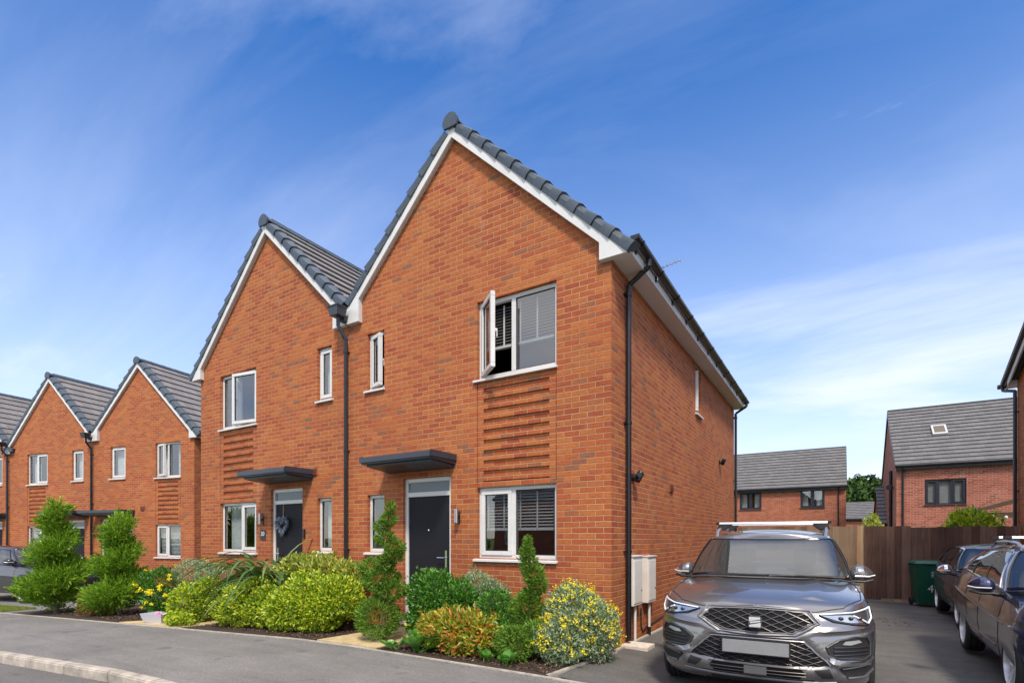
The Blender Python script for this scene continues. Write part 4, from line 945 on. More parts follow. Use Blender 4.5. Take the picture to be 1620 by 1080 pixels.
# ------------------------------------------------------------------ vegetation
def leaf_mesh(name, P, Nn, ax, size, aspect, m, parent, fold=.25):
    n = len(P); size = np.broadcast_to(size, n)[:, None]
    ax = ax/np.linalg.norm(ax, axis=1, keepdims=True)
    side = np.cross(ax, Nn); ln = np.linalg.norm(side, axis=1, keepdims=True); side = np.where(ln > 1e-6, side/np.maximum(ln, 1e-6), np.array([[1., 0, 0]]))
    up = np.cross(side, ax)
    base = P-ax*size*.5; tip = P+ax*size*.5; midp = P+up*size*fold*.25
    l = midp-side*size*aspect*.5; r_ = midp+side*size*aspect*.5
    V = np.stack([base, l, tip, r_], 1).reshape(-1, 3).astype(np.float32)
    idx = np.arange(n)*4
    F = np.stack([np.stack([idx, idx+1, idx+2], 1), np.stack([idx, idx+2, idx+3], 1)], 1).reshape(-1)
    me = bpy.data.meshes.new(name); me.vertices.add(len(V)); me.vertices.foreach_set('co', V.reshape(-1))
    me.loops.add(len(F)); me.loops.foreach_set('vertex_index', F.astype(np.int32))
    nf = 2*n; me.polygons.add(nf); me.polygons.foreach_set('loop_start', np.arange(nf, dtype=np.int32)*3); me.polygons.foreach_set('loop_total', np.full(nf, 3, np.int32))
    me.materials.append(m); me.update(calc_edges=True); me.validate()
    o = bpy.data.objects.new(name, me); col.objects.link(o)
    if parent: o.parent = parent
    return o
def unit(n):
    v = RNG.normal(size=(n, 3)); return v/np.linalg.norm(v, axis=1, keepdims=True)
def lumpy(d, seed, amp=.14, fr=4.):
    r = np.random.default_rng(seed); k = r.normal(size=(6, 3))*fr; ph = r.uniform(0, 6.3, 6)
    return 1+amp*np.sin(d@k.T+ph).mean(1)*1.8
def blob_points(ells, n, inner=.55, amp=.14, seed=1, pw=.35, zmin=None):
    area = np.array([(e[3]*e[5]+e[3]*e[4]+e[4]*e[5]) for e in ells]); cnt = (n*area/area.sum()).astype(int)
    P = []; D = []
    for e, c, i in zip(ells, cnt, range(99)):
        d = unit(c); rr = (inner+(1-inner)*RNG.uniform(size=c)**pw)*lumpy(d, seed+i, amp)
        p = np.array(e[:3])+d*np.array(e[3:])*rr[:, None]
        nn = d/np.array(e[3:]); nn /= np.linalg.norm(nn, axis=1, keepdims=True)
        P.append(p); D.append(nn)
    P = np.concatenate(P); D = np.concatenate(D)
    return P, D
def sprays(ells, K, per, ln, wid, zmin, upb=.55, seed=5):
    C_, D_ = blob_points(ells, K, .72, .18, seed, 1.)
    d = D_*np.array([1, 1, .5])+np.array([0, 0, upb])+unit(len(C_))*.28; d /= np.linalg.norm(d, axis=1, keepdims=True)
    L_ = ln*RNG.uniform(.55, 1.5, len(C_)); t = RNG.uniform(-.6, 1., (len(C_), per))
    q = C_[:, None, :]+d[:, None, :]*(t*L_[:, None])[:, :, None]+RNG.normal(size=(len(C_), per, 3))*(wid*(1.15-t))[:, :, None]
    q[:, :, 2] -= (.25*ln)*np.clip(t, 0, 1)**2
    q = q.reshape(-1, 3); ax = np.repeat(d, per, 0)+unit(len(q))*.42; D2 = np.repeat(D_, per, 0)
    ok = q[:, 2] > zmin
    return q[ok], D2[ok], ax[ok]
def plant_root(name, x, y, label, cat, group=None):
    z = gz(x, y)+.012; e = empty(name, (x, y, z)); tag(e, label, cat, group); return e, np.array([x, y, z])
def stems(e, ells, org, n=7, r=.012):
    b = MB()
    for k in range(n):
        el = ells[k % len(ells)]; t = unit(1)[0]*np.array(el[3:])*.55+np.array(el[:3])-org; t[2] = max(t[2], .1)
        b.tube([(random.uniform(-.04, .04), random.uniform(-.04, .04), -.02), tuple(t*.5+np.array([0, 0, .03])), tuple(t)], [r, r*.7, r*.4], 5)
    b.build('stem', BARK, e)
def shrub(name, x, y, ells, n, size, aspect, m, label, cat='shrub', out=1., up=.3, rnd=.8, inner=.55, amp=.14, group=None, flowers=None, seed=3, fold=.25, core=None, nrm_r=.6, shoots=True):
    e, org = plant_root(name, x, y, label, cat, group)
    P, D = blob_points(ells, n, inner, amp, seed)
    ok = P[:, 2] > org[2]-.0; P = P[ok]; D = D[ok]
    ax = D*out+np.array([0, 0, up])+unit(len(P))*rnd
    nn = D+unit(len(P))*nrm_r+np.array([0, 0, .5])
    if shoots:
        P2, D2, ax2 = sprays(ells, int(n/38), 9, size*1.9, size*.30, org[2]+.02, .5, seed); ax2 = ax2+unit(len(P2))*.9
        P = np.concatenate([P, P2]); ax = np.concatenate([ax, ax2]); nn = np.concatenate([nn, D2+unit(len(P2))*.7+np.array([0, 0, .5])])
    leaf_mesh('foliage', P-org, nn, ax, size*RNG.uniform(.65, 1.25, len(P)), aspect, m, e, fold)
    stems(e, ells, org)
    if flowers:
        k, fs, fm, cl = flowers
        heads, Dh = blob_points(ells, cl, .98, amp, seed, 1.)
        okh = (Dh[:, 2] > -.35); heads = heads[okh]; Dh = Dh[okh]
        hi = RNG.integers(0, len(heads), k)
        Pf = heads[hi]+Dh[hi]*.03+unit(k)*RNG.uniform(.0, .05, k)[:, None]
        leaf_mesh('flower', Pf-org, Dh[hi]+unit(k)*.5, unit(k)+Dh[hi]*.2, fs*RNG.uniform(.7, 1.2, k), .9, fm, e)
    return e
def el(x, y, z, rx, rz, ry=None): return (x, y, z, rx, ry if ry else rx*.85, rz)

GS = 'shrubs in the front beds'
shrub('shrub', -4.55, -.95, [el(-4.62, -.92, .36, .66, .50, .46), el(-4.18, -.80, .50, .40, .36, .42), el(-5.0, -1.08, .28, .42, .38, .36)], 15000, .055, .5, L_LIME,
      'large mound of yellow-green choisya left of the sandstone path to the black door', group=GS, seed=11)
shrub('shrub', -6.15, -1.0, [el(-6.05, -1.02, .32, .55, .44, .46), el(-6.5, -1.12, .20, .34, .34, .34), el(-5.55, -1.05, .30, .35, .36, .36)], 10500, .055, .5, L_LIME,
      'yellow-green mound under the strap-leaved plant, second of the lime mounds', group=GS, seed=21)
shrub('shrub', -7.45, -1.45, [el(-7.5, -1.35, .18, .34, .44, .34), el(-7.45, -1.05, .34, .33, .36, .34), el(-7.3, -1.6, .02, .35, .14, .2)], 7500, .055, .5, L_LIME,
      'leftmost small yellow-green bush beside the grey plastic tub', group=GS, seed=31)
shrub('shrub', -5.0, -.38, [el(-5.05, -.38, .86, .62, .30, .32), el(-5.75, -.35, .88, .50, .28, .30), el(-5.1, -.4, .4, .7, .4, .3), el(-4.45, -.4, .78, .35, .3, .3)], 7000, .085, .38, L_VARIE,
      'tall cream-edged variegated shrub against the wall behind the lime mounds', group=GS, up=.6, seed=41)
shrub('shrub', -8.7, -.6, [el(-8.85, -.55, .66, .55, .36, .35), el(-8.15, -.55, .64, .40, .32, .32), el(-8.5, -.55, .3, .6, .3, .35)], 8000, .045, .35, L_SILVER,
      'grey-leaved shrub against the wall under the wreath house window', group=GS, flowers=(260, .022, L_YELLOW, 30), up=.8, seed=51)
shrub('shrub', -9.35, -1.0, [el(-9.45, -.95, .38, .52, .46, .40), el(-9.1, -1.1, .15, .4, .35, .3)], 6500, .055, .42, L_MID,
      'green bush topped with yellow shoots between the conifer and the plastic tub', group=GS, flowers=(900, .035, L_YELLOW, 60), seed=61)
shrub('shrub', -2.22, -.68, [el(-2.33, -.68, .60, .40, .40, .38), el(-1.95, -.60, .50, .34, .38, .32), el(-2.3, -.75, .3, .38, .3, .35)], 11000, .052, .45, L_GLOSSY,
      'rounded glossy dark green bush in front of the black door', group=GS, seed=71, amp=.1)
shrub('shrub', -1.78, -.28, [el(-1.92, -.28, .72, .34, .24, .22), el(-1.65, -.28, .60, .30, .28, .22)], 5000, .042, .35, L_SILVER,
      'small grey-leaved shrub with few yellow flowers under the ground-floor blinds', group=GS, flowers=(160, .024, L_YELLOW, 16), up=.8, seed=81)
shrub('shrub', -1.58, -1.12, [el(-1.5, -1.12, .26, .46, .30, .30), el(-1.85, -1.15, .32, .28, .22, .24), el(-1.2, -1.1, .22, .22, .24, .24)], 5600, .078, .32, L_NAND,
      'orange and yellow heavenly bamboo in front of the glossy bush', group=GS, seed=91, inner=.35)
shrub('shrub', -1.12, -.72, [el(-1.28, -.70, .50, .26, .30, .28), el(-1.02, -.85, .28, .22, .26, .24), el(-1.1, -.6, .3, .3, .3, .3)], 5200, .05, .4, L_GLOSSY,
      'low dark green bush between the orange shrub and the small spiral topiary', group=GS, seed=101)
shrub('shrub', -.72, -1.08, [el(-.76, -1.10, .20, .22, .24, .20), el(-.56, -.96, .28, .17, .20, .18), el(-.95, -1.02, .18, .18, .2, .18)], 6500, .05, .2, L_TOPI,
      'feathery low green conifer at the foot of the small spiral topiary', group=GS, seed=111, rnd=.6)
shrub('shrub', -.20, -.66, [el(-.22, -.62, .42, .44, .43, .40), el(-.02, -.55, .34, .32, .38, .34), el(-.26, -.92, .25, .32, .28, .28), el(-.32, -.5, .62, .3, .28, .3)], 14000, .042, .42, L_SILVER,
      'large grey-leaved shrub covered in yellow daisies at the house corner', group=GS, flowers=(3800, .021, L_YELLOW, 420), up=.5, seed=121)
shrub('shrub', -10.8, -1.55, [el(-11.0, -1.55, .06, .36, .30, .26), el(-10.55, -1.55, .04, .40, .26, .26)], 3800, .075, .36, L_NANDG,
      'red-tinged low bush between the two big conifers', group=GS, seed=131, inner=.35)
# bergenia
def bergenia(x, y, n, s, label):
    e, org = plant_root('bergenia', x, y, label, 'plant', 'broad-leaved bergenias on the bed edge'); b = MB()
    for k in range(n):
        a = random.uniform(0, 6.28); tilt = random.uniform(.25, 1.1); L = s*random.uniform(.7, 1.1)
        d = Vector((math.cos(a)*math.sin(tilt), math.sin(a)*math.sin(tilt), math.cos(tilt))); sd = d.cross(Vector((0, 0, 1))).normalized(); upv = sd.cross(d)
        p0 = Vector((random.uniform(-.05, .05), random.uniform(-.04, .04), .0)); p1 = p0+d*L*.5
        b.tube([p0, p1], .006, 5)
        rows = []
        for i in range(7):
            t = i/6; wd = s*.42*math.sin(math.pi*(t*.86+.07))**.7; c = p1+d*L*.75*t+upv*(-.10*L*t*t)
            rows.append([c-sd*wd+upv*.03*s/.2, c-sd*wd*.5, c-upv*.01, c+sd*wd*.5, c+sd*wd+upv*.03*s/.2])
        vs = [p for r_ in rows for p in r_]; fs = [(i*5+j, i*5+j+1, (i+1)*5+j+1, (i+1)*5+j) for i in range(6) for j in range(4)]
        b.add(vs, fs)
    b.build('foliage', L_BERG, e, smooth=True, fix=False, angle=80)
bergenia(-2.02, -1.36, 16, .24, 'broad glossy bergenia leaves in front of the tall spiral topiary')
bergenia(-.70, -1.34, 9, .15, 'small bergenia rosette at the kerb below the small spiral')
bergenia(-1.02, -1.30, 7, .13, 'single upright bergenia clump beside the orange shrub')
bergenia(-2.35, -1.42, 4, .16, 'lone flat bergenia leaf spilling over the bed edging')
# strap plant
e, org = plant_root('strap_plant', -5.85, -.62, 'large arching strap-leaved plant behind the lime mounds', 'plant'); b = MB()
for k in range(170):
    a = random.uniform(0, 6.28) if k % 2 else random.uniform(2.3, 4.2); L = random.uniform(1.0, 1.9); el0 = random.uniform(.55, 1.2)
    p = Vector((random.uniform(-.75, .35), random.uniform(-.12, .10), .18+random.uniform(0, .40))); d = Vector((math.cos(a)*math.cos(el0), math.sin(a)*math.cos(el0)*.6, math.sin(el0)))
    rows = []; N = 10; wd0 = random.uniform(.03, .05)
    for i in range(N+1):
        t = i/N; wd = wd0*(1-t**2.5)*min(1, .4+t*3)+.002
        sd = d.cross(Vector((0, 0, 1))); sd = sd.normalized() if sd.length > 1e-3 else Vector((1, 0, 0)); u_ = sd.cross(d).normalized()
        rows.append([p-sd*wd+u_*.012, p.copy(), p+sd*wd+u_*.012]); p = p+d*L/N; d = (d+Vector((0, 0, -.20-.10*t))).normalized()
    b.add([q for r_ in rows for q in r_], [(i*3+j, i*3+j+1, (i+1)*3+j+1, (i+1)*3+j) for i in range(N) for j in range(2)])
b.build('foliage', L_STRAP, e, smooth=True, fix=False, angle=80)
# conifers and topiary
def conifer(name, x, y, ells, n, size, aspect, m, label, group, trunk, rnd=.45, amp=.22, up=.25, out=1.2, th=.03, inner=.25, tips=0, spr=None):
    e, org = plant_root(name, x, y, label, 'conifer' if name == 'conifer' else 'topiary', group)
    P, D = blob_points(ells, n, inner, amp, 7+int(abs(x)*10), .5)
    ok = P[:, 2] > org[2]+.02; P, D = P[ok], D[ok]
    ax = D*out*np.array([1, 1, .55])+np.array([0, 0, up])+unit(len(P))*rnd
    if spr:
        P2, D2, ax2 = sprays(ells, *spr, org[2]+.03); P = np.concatenate([P, P2]); D = np.concatenate([D, D2]); ax = np.concatenate([ax, ax2])
    leaf_mesh('foliage', P-org, D+unit(len(P))*.8+np.array([0, 0, .6]), ax, size*RNG.uniform(.55, 1.35, len(P)), aspect, m, e, .1)
    b = MB(); b.tube([tuple(np.array(t)-org) for t in trunk], [th*(1-.7*i/(len(trunk)-1)) for i in range(len(trunk))], 8)
    if tips:
        for k in range(tips):
            e_ = ells[k % len(ells)]; d_ = unit(1)[0]; q = np.array(e_[:3])+d_*np.array(e_[3:])*.75-org; t0 = np.array([trunk[0][0], trunk[0][1], e_[2]-.05])-org
            b.tube([tuple(t0), tuple(q)], [.010, .004], 4)
    b.build('trunk', BARK, e, smooth=True)
    return e
def spray(ells, per, ln):   # extra long wispy shoots
    return None
def helix(cx_, cy_, z0, z1, r0, r1, b0, b1, turns, n, ph):
    o_ = []
    for i in range(n):
        t = i/(n-1); a = ph+2*math.pi*turns*t; r_ = r0+(r1-r0)*t; bb = b0+(b1-b0)*t
        o_.append((cx_+r_*math.cos(a), cy_+r_*math.sin(a), z0+(z1-z0)*t, bb, bb, bb*.54))
    return o_
c1e = helix(-11.82, -1.9, .16, 2.14, .24, .04, .52, .20, 2.75, 28, 2.4)
c2e = helix(-10.12, -1.4, .16, 1.86, .20, .05, .46, .22, 2.75, 28, 3.4)
conifer('conifer', -11.82, -1.9, c1e, 14000, .07, .18, L_CONIF, 'taller shaggy spiral conifer in the left bed nearer the dark car', 'large spiral conifers', [(-11.82, -1.9, -.2), (-11.78, -1.9, 1.), (-11.75, -1.9, 2.)], th=.055, tips=40, spr=(1700, 30, .11, .013))
conifer('conifer', -10.12, -1.4, c2e, 13000, .065, .18, L_CONIF, 'shorter shaggy spiral conifer nearer the plastic tub', 'large spiral conifers', [(-10.12, -1.4, -.2), (-10.1, -1.4, 1.), (-10.12, -1.4, 1.9)], th=.05, tips=40, spr=(1500, 30, .10, .013))
sp1 = [(-3.02, -1.05, .33, .34, .32, .30), (-2.90, -.93, .71, .25, .24, .15), (-3.06, -.97, .86, .30, .28, .19), (-3.20, -1.0, 1.03, .22, .2, .14), (-2.95, -1.0, 1.08, .14, .15, .12), (-2.84, -.96, 1.19, .15, .16, .12), (-2.78, -.98, 1.30, .15, .16, .13), (-2.92, -1.02, 1.43, .15, .16, .10), (-2.98, -1.02, 1.60, .13, .14, .09), (-2.88, -1.0, 1.70, .13, .13, .10), (-2.82, -1.02, 1.86, .07, .08, .10)]
conifer('topiary', -2.98, -1.0, sp1, 13000, .055, .22, L_TOPI, 'tall clipped spiral topiary beside the sandstone path', 'clipped spiral topiaries', [(-2.98, -1., 0), (-2.98, -.98, .9), (-2.9, -.98, 1.8)], rnd=.5, amp=.10, inner=.5, spr=(600, 12, .022, .006))
sp2 = [(-.80, -.75, .46, .24, .24, .36), (-.70, -.75, .98, .14, .14, .13), (-.66, -.72, .86, .12, .13, .12), (-.76, -.76, 1.12, .12, .12, .11), (-.78, -.78, 1.25, .09, .1, .12), (-.78, -.76, 1.38, .055, .06, .10), (-.76, -.74, .74, .12, .12, .1)]
conifer('topiary', -.76, -.75, sp2, 9000, .05, .22, L_TOPI, 'small twisted topiary in front of the ground-floor window', 'clipped spiral topiaries', [(-.76, -.75, 0), (-.76, -.75, .7), (-.76, -.75, 1.35)], rnd=.5, amp=.10, inner=.5, th=.02, spr=(420, 12, .02, .006))
# mulch
def chips(bx, n):
    P = np.stack([RNG.uniform(bx[0], bx[1], n), RNG.uniform(bx[2], bx[3], n), np.zeros(n)], 1); P[:, 2] = [gz(a, c)+.022 for a, c in P[:, :2]]
    return P
P = np.concatenate([chips((-2.6, -.12, -1.43, -.05), 5000), chips((-6.9, -3.85, -1.44, -.1), 4500), chips((-12.8, -8.9, -1.9, -.8), 4500)])
P = P[[p[1] > yE(p[0])+.05 for p in P]]
leaf_mesh('bark_mulch', P, np.array([[0, 0, 1.]])+unit(len(P))*.5, unit(len(P))*np.array([1, 1, .3]), .035*RNG.uniform(.4, 1.4, len(P)), .5, L_MULCH, None)['kind'] = 'stuff'
def litter(name, n, fx, sz, m):
    P = np.array([fx() for _ in range(n)]); P = np.stack([P[:, 0], P[:, 1], [gz(a, c)+.006 for a, c in P]], 1)
    o = leaf_mesh(name, P, np.array([[0, 0, 1.]])+unit(n)*.35, unit(n)*np.array([1, 1, .15]), sz*RNG.uniform(.4, 1.3, n), .6, m, None); o['kind'] = 'stuff'
litter('leaf_litter', 260, lambda: (3.15+random.gauss(0, .22), 5.6+random.gauss(0, .35)), .035, L_MULCH)
litter('grit', 500, lambda: (random.uniform(-12, .6), -1.56-abs(random.gauss(0, .06))-.1*max(0, 0)), .018, L_MULCH)
litter('gravel', 420, lambda: (random.uniform(-.95, -.25), random.uniform(-1.44, -1.15)), .028, leaf_mat('pale_gravel', [(0, (.30, .26, .21)), (1, (.62, .58, .50))], .9, 0.))
# small grass strip, far left
P = np.stack([RNG.uniform(-16.6, -13.4, 5000), RNG.uniform(-2.6, -1.75, 5000), np.zeros(5000)], 1); P[:, 1] -= .1*(-P[:, 0]-13.4); P[:, 2] = [gz(a, c)+.03 for a, c in P[:, :2]]
leaf_mesh('grass', P, unit(len(P)), np.array([[0, 0, 1.]])+unit(len(P))*.4, .07, .15, L_GRASS, None)['kind'] = 'stuff'
# bright bush & saplings behind the fence
shrub('shrub', 5.35, 11.2, [(5.30, 11.2, 1.75, .48, .45, .42), (5.0, 11.2, 1.45, .35, .35, .4), (5.65, 11.2, 1.5, .35, .35, .35), (5.3, 11.2, .8, .5, .4, .8)], 6500, .11, .5, L_LIME, 'bright green bush poking over the dark fence', seed=141, amp=.25)
shrub('shrub', 5.95, 11.6, [(5.95, 11.6, 1.45, .4, .3, .2), (5.95, 11.6, .8, .4, .4, .6)], 2200, .09, .4, L_LIME, 'low yellow-green bush behind the fence beside the pergola post', seed=143, amp=.25)
shrub('sapling', 3.45, 16., [(3.45, 16., 1.7, .36, .34, .42), (3.5, 16., 2.0, .2, .2, .3)], 700, .11, .4, L_VARIE, 'sparse sapling in the gap between the two far houses', cat='sapling', seed=145, inner=.1)
# tree trunk + crown builder for distant pines
def wood():
    P, D = [], []
    Vt = []
    for k in range(150):
        x = RNG.uniform(-14, 34); y = RNG.uniform(84, 112); h = RNG.uniform(11.6, 13.6)*(.55+.45*y/112); rr = RNG.uniform(1.3, 2.2); zb = -2.5
        for (cz, r1, r2) in ((h*.75, rr, h*.25), (h*.5, rr*1.2, h*.3), (h*.93, rr*.5, h*.14)):
            d = unit(170); q = np.array([x, y, zb+cz])+d*np.array([r1, r1, r2])*lumpy(d, k, .3, 5)[:, None]; P.append(q); D.append(d)
    P = np.concatenate(P); D = np.concatenate(D)
    o = leaf_mesh('wood', P, D+unit(len(P))*.5, unit(len(P))+np.array([0, 0, .4]), RNG.uniform(.5, 1.1, len(P)), .55, L_PINE, None); tag(o, 'dark pine wood on the skyline between the far houses', 'wood', kind='stuff')
wood()
# wreath (heart) on neighbour door
e = empty('wreath', (-6.76, .015, 1.68)); tag(e, 'blue heart-shaped flower wreath hanging on the left dark door', 'wreath')
pts = []
for k in range(600):
    t = 2*math.pi*k/600; hx = 16*math.sin(t)**3; hz__ = 13*math.cos(t)-5*math.cos(2*t)-2*math.cos(3*t)-math.cos(4*t); pts.append((hx*.0098, 0, hz__*.0105))
Pw = np.array(pts)[RNG.integers(0, 600, 2600)]+RNG.normal(size=(2600, 3))*np.array([.017, .012, .017])+np.array([0, -.01, 0])
leaf_mesh('flowers', Pw, unit(2600)+np.array([0, -1., 0]), unit(2600), .032, .6, L_BLUE, e)
MB().tube([(0, .02, .1), (0, .025, .40)], .004, 5).build('ribbon', mat('twine', (.5, .4, .28), .8), e)

#CARS#
# ------------------------------------------------------------------ cars
def interp(x, pts):
    if x <= pts[0][0]: return pts[0][1]
    for (a, b), (c, d) in zip(pts, pts[1:]):
        if x <= c: 
            t = (x-a)/(c-a); return b+(d-b)*t
    return pts[-1][1]
def smooth_interp(x, pts):
    return sum(interp(x+o, pts) for o in (-.12, -.08, -.04, 0, .04, .08, .12))/7
def outline(Wd, y0, y1, Lf, Lr, nf, nr, mf=18, ms=44, mr=14):
    """half plan outline from front centre to rear centre: list of (x, y, nx, ny, region)"""
    o = []
    for i in range(mf):
        t = i/mf; fi = t*math.pi/2
        x = Wd/2*math.sin(fi)**(2/nf); y = y0+Lf*(1-math.cos(fi)**(2/nf)); o.append([x, y, math.sin(fi), -math.cos(fi), 'f'])
    for i in range(ms+1):
        t = i/ms; o.append([Wd/2, y0+Lf+(y1-Lr-y0-Lf)*t, 1, 0, 's'])
    for i in range(mr-1, -1, -1):
        t = i/mr; fi = t*math.pi/2
        x = Wd/2*math.sin(fi)**(2/nr); y = y1-Lr*(1-math.cos(fi)**(2/nr)); o.append([x, y, math.sin(fi), math.cos(fi), 'r'])
    return o

def make_car(name, label, loc, rz, p, group='cars parked at the houses'):
    car = empty(name, loc, rz); tag(car, label, 'car', group)
    W_, L, P_ = p['W'], p['L'], p['paint']
    ol = outline(W_, 0, L, p.get('Lf', .75), p.get('Lr', .5), p.get('nf', 2.7), p.get('nr', 3.4), mf=40 if p.get('hero') else 18)
    n = len(ol)
    S = sorted(set([0, .03, .08, .16, .25, .34, .43, .52, .58, .62, .655, .69, .75, .81, .87, .92, .96, 1.0]+([i/34 for i in range(35)] if p.get('hero') else [])))
    side = p.get('side', [(0, .10), (.03, .06), (.08, .035), (.25, .012), (.45, 0.), (.60, .006), (.655, .0), (.70, .016), (.81, .030), (.92, .055), (1, .085)])
    front = p['front']; rear = p.get('rear', [(0, .16), (.08, .06), (.3, .0), (.5, .0), (.75, .06), (1, .16)])
    zhi = p['zhi']; zlo = p.get('zlo', [(0, .20), (.5, .22), (.9, .25), (L-.9, .25), (L, .30)])
    grid = []
    for s in S:
        ring = []
        for x, y, nx, ny, rg in ol:
            wf = max(0, -ny); wr = max(0, ny); ws = abs(nx)
            o_s = interp(s, side); of = interp(s, front); orr = interp(s, rear)
            z = interp(y, zlo)+(smooth_interp(y, zhi)-interp(y, zlo))*s
            inx = o_s*nx*ws if rg == 's' else o_s*nx
            yy = y+(of*wf*wf if wf else 0)-(orr*wr*wr if wr else 0)
            if p.get('sculpt') and wf: yy += p['sculpt'](x, z)*min(1, wf*2)
            ring.append((max(0, x-inx), yy, z))
        grid.append(ring)
    # full rings: mirrored
    def fullring(h): return [(-x, y, z) for x, y, z in h[::-1]][:-1]+h if False else h+[(-x, y, z) for x, y, z in h[-2:0:-1]]
    rings = [fullring(h) for h in grid]; m = len(rings[0])
    b = MB(); vs = [q for r_ in rings for q in r_]; fs = []
    for k in range(len(S)-1):
        for i in range(m): fs.append((k*m+i, k*m+(i+1) % m, (k+1)*m+(i+1) % m, (k+1)*m+i))
    # top: rows across
    top = grid[-1]; K = 14; rows = []; crown = p['crown']
    for i, (x, y, z) in enumerate(top):
        row = []
        for k in range(K+1):
            u = 1-2*k/K   # +1 .. -1
            if abs(u) == 1: row.append((len(S)-1)*m+(i if u > 0 else (m-i) % m)); continue
            cr = smooth_interp(y, crown); zc_ = z+cr*(1-abs(u)**2.6)
            yo = 0
            if p.get('bulge') and .35 < y < 1.2: zc_ += .016*math.exp(-((abs(u)-.58)/.09)**2)
            if i in (0, len(top)-1): row.append((len(S)-1)*m+(0 if i == 0 else n-1)); continue
            vs.append((x*u, y+yo, zc_)); row.append(len(vs)-1)
        rows.append(row)
    for i in range(len(rows)-1):
        for k in range(K):
            f = [rows[i][k], rows[i][k+1], rows[i+1][k+1], rows[i+1][k]]; ff = []
            for q in f:
                if q not in ff: ff.append(q)
            if len(ff) >= 3: fs.append(tuple(ff))
    # bottom cap rows
    rb = []
    for i in range(n): rb.append((i, (m-i) % m))
    for i in range(n-1):
        f = [rb[i][0], rb[i][1], rb[i+1][1], rb[i+1][0]]; ff = []
        for q in f:
            if q not in ff: ff.append(q)
        if len(ff) >= 3: fs.append(tuple(ff))
    b.add(vs, fs); body = b.build('body', [P_, PLASTIC], car, smooth=True, angle=40)
    bvh = BVHTree.FromPolygons([v.co[:] for v in body.data.vertices], [tuple(f.vertices) for f in body.data.polygons])
    # wheel wells
    wr_ = p['wr']; axles = p['axles']; cut = MB()
    for ya in axles:
        for sx_ in (-1, 1): cut.lathe([(wr_+.055, -.16), (wr_+.055, .2)], 36, (sx_*(W_/2-.06), ya, wr_+.005), 'x')
    co = cut.build('cutter', PLASTIC)
    md = body.modifiers.new('b', 'BOOLEAN'); md.operation = 'DIFFERENCE'; md.object = co; md.solver = 'EXACT'
    bpy.context.view_layer.update()
    me = bpy.data.meshes.new_from_object(body.evaluated_get(bpy.context.evaluated_depsgraph_get()))
    body.modifiers.clear(); body.data = me; bpy.data.objects.remove(co)
    me.materials.clear(); me.materials.append(P_); me.materials.append(PLASTIC)
    for pl in me.polygons:
        c = pl.center
        inwell = any(math.hypot(c.y-ya, c.z-wr_-.005) < wr_+.050 and abs(c.x) < W_/2-.0 and (abs(pl.normal.x) < .3 or abs(c.x) < W_/2-.15) for ya in axles)
        pl.material_index = 1 if (inwell or (pl.normal.z < -.8 and c.z < .4) or (p.get('clad') and c.z < p['clad'] and abs(c.x) > .3 and c.y > .9)) else 0
        pl.use_smooth = True
    me.set_sharp_from_angle(angle=R(38))
    # arches
    if p.get('clad'):
        for ya in axles:
            for sx_ in (-1, 1):
                b = MB(); A = [math.pi*i/24*1.16-.25 for i in range(25)]
                for a0, a1 in zip(A, A[1:]):
                    q = []
                    for a_ in (a0, a1):
                        for rr_, dx in ((wr_+.050, -.05), (wr_+.050, .006), (wr_+.092, .004), (wr_+.10, -.006)):
                            yy = ya+rr_*math.cos(a_); zz = wr_+.005+rr_*math.sin(a_)
                            h = bvh.ray_cast(Vector((sx_*2, yy, zz)), Vector((-sx_, 0, 0)))
                            xb = abs(h[0].x) if h[0] else W_/2-.08
                            q.append((sx_*(xb+dx), yy, zz))
                    b.add(q, [(0, 1, 5, 4), (1, 2, 6, 5), (2, 3, 7, 6)])
                b.build('wheel_arch_trim', PLASTIC, car, smooth=True)
    # greenhouse
    g_ = p['gh']; zr_ = g_['zr']
    bo = outline(g_['wb'], g_['y0'], g_['y1'], g_['Lf'], g_['Lr'], 2.6, 3.0, 16, 44, 12); ro = outline(g_['wt'], g_['ty0'], g_['ty1'], g_['tLf'], g_['tLr'], 2.6, 3.0, 16, 44, 12)
    GS_ = [0, .05, .12, .25, .4, .55, .7, .82, .90, .95, .985, 1.]
    gg = []
    for s in GS_:
        r_ = []
        for i in range(len(bo)):
            bx, by = bo[i][:2]; tx, ty = ro[i][:2]; bz = smooth_interp(by, g_['belt']) if bo[i][4] != 'f' else g_['fz']+(smooth_interp(by, g_['belt'])-g_['fz'])*(bo[i][2]**6)
            tz = smooth_interp(ty, zr_)
            bul = math.sin(math.pi*s)*.030
            e = max(0, (s-.9)/.1)
            x = bx+(tx-bx)*s+bul*bo[i][2]-e*e*.035*bo[i][2]; y = by+(ty-by)*s+bul*1.3*bo[i][3]*(1 if bo[i][4] != 's' else 0)
            r_.append((max(0, x), y-(e*e*.03*bo[i][3]), bz+(tz-bz)*s))
        gg.append(r_)
    nb_ = len(bo); paint_f = []; ws_f = []; rw_f = []; sw_f = {1: [], -1: []}
    V = []; 
    for r_ in gg: V += r_
    V2 = V+[(-x, y, z) for x, y, z in V]; nV = len(V)
    sy = g_['pillars']   # side glass y-ranges at mid height
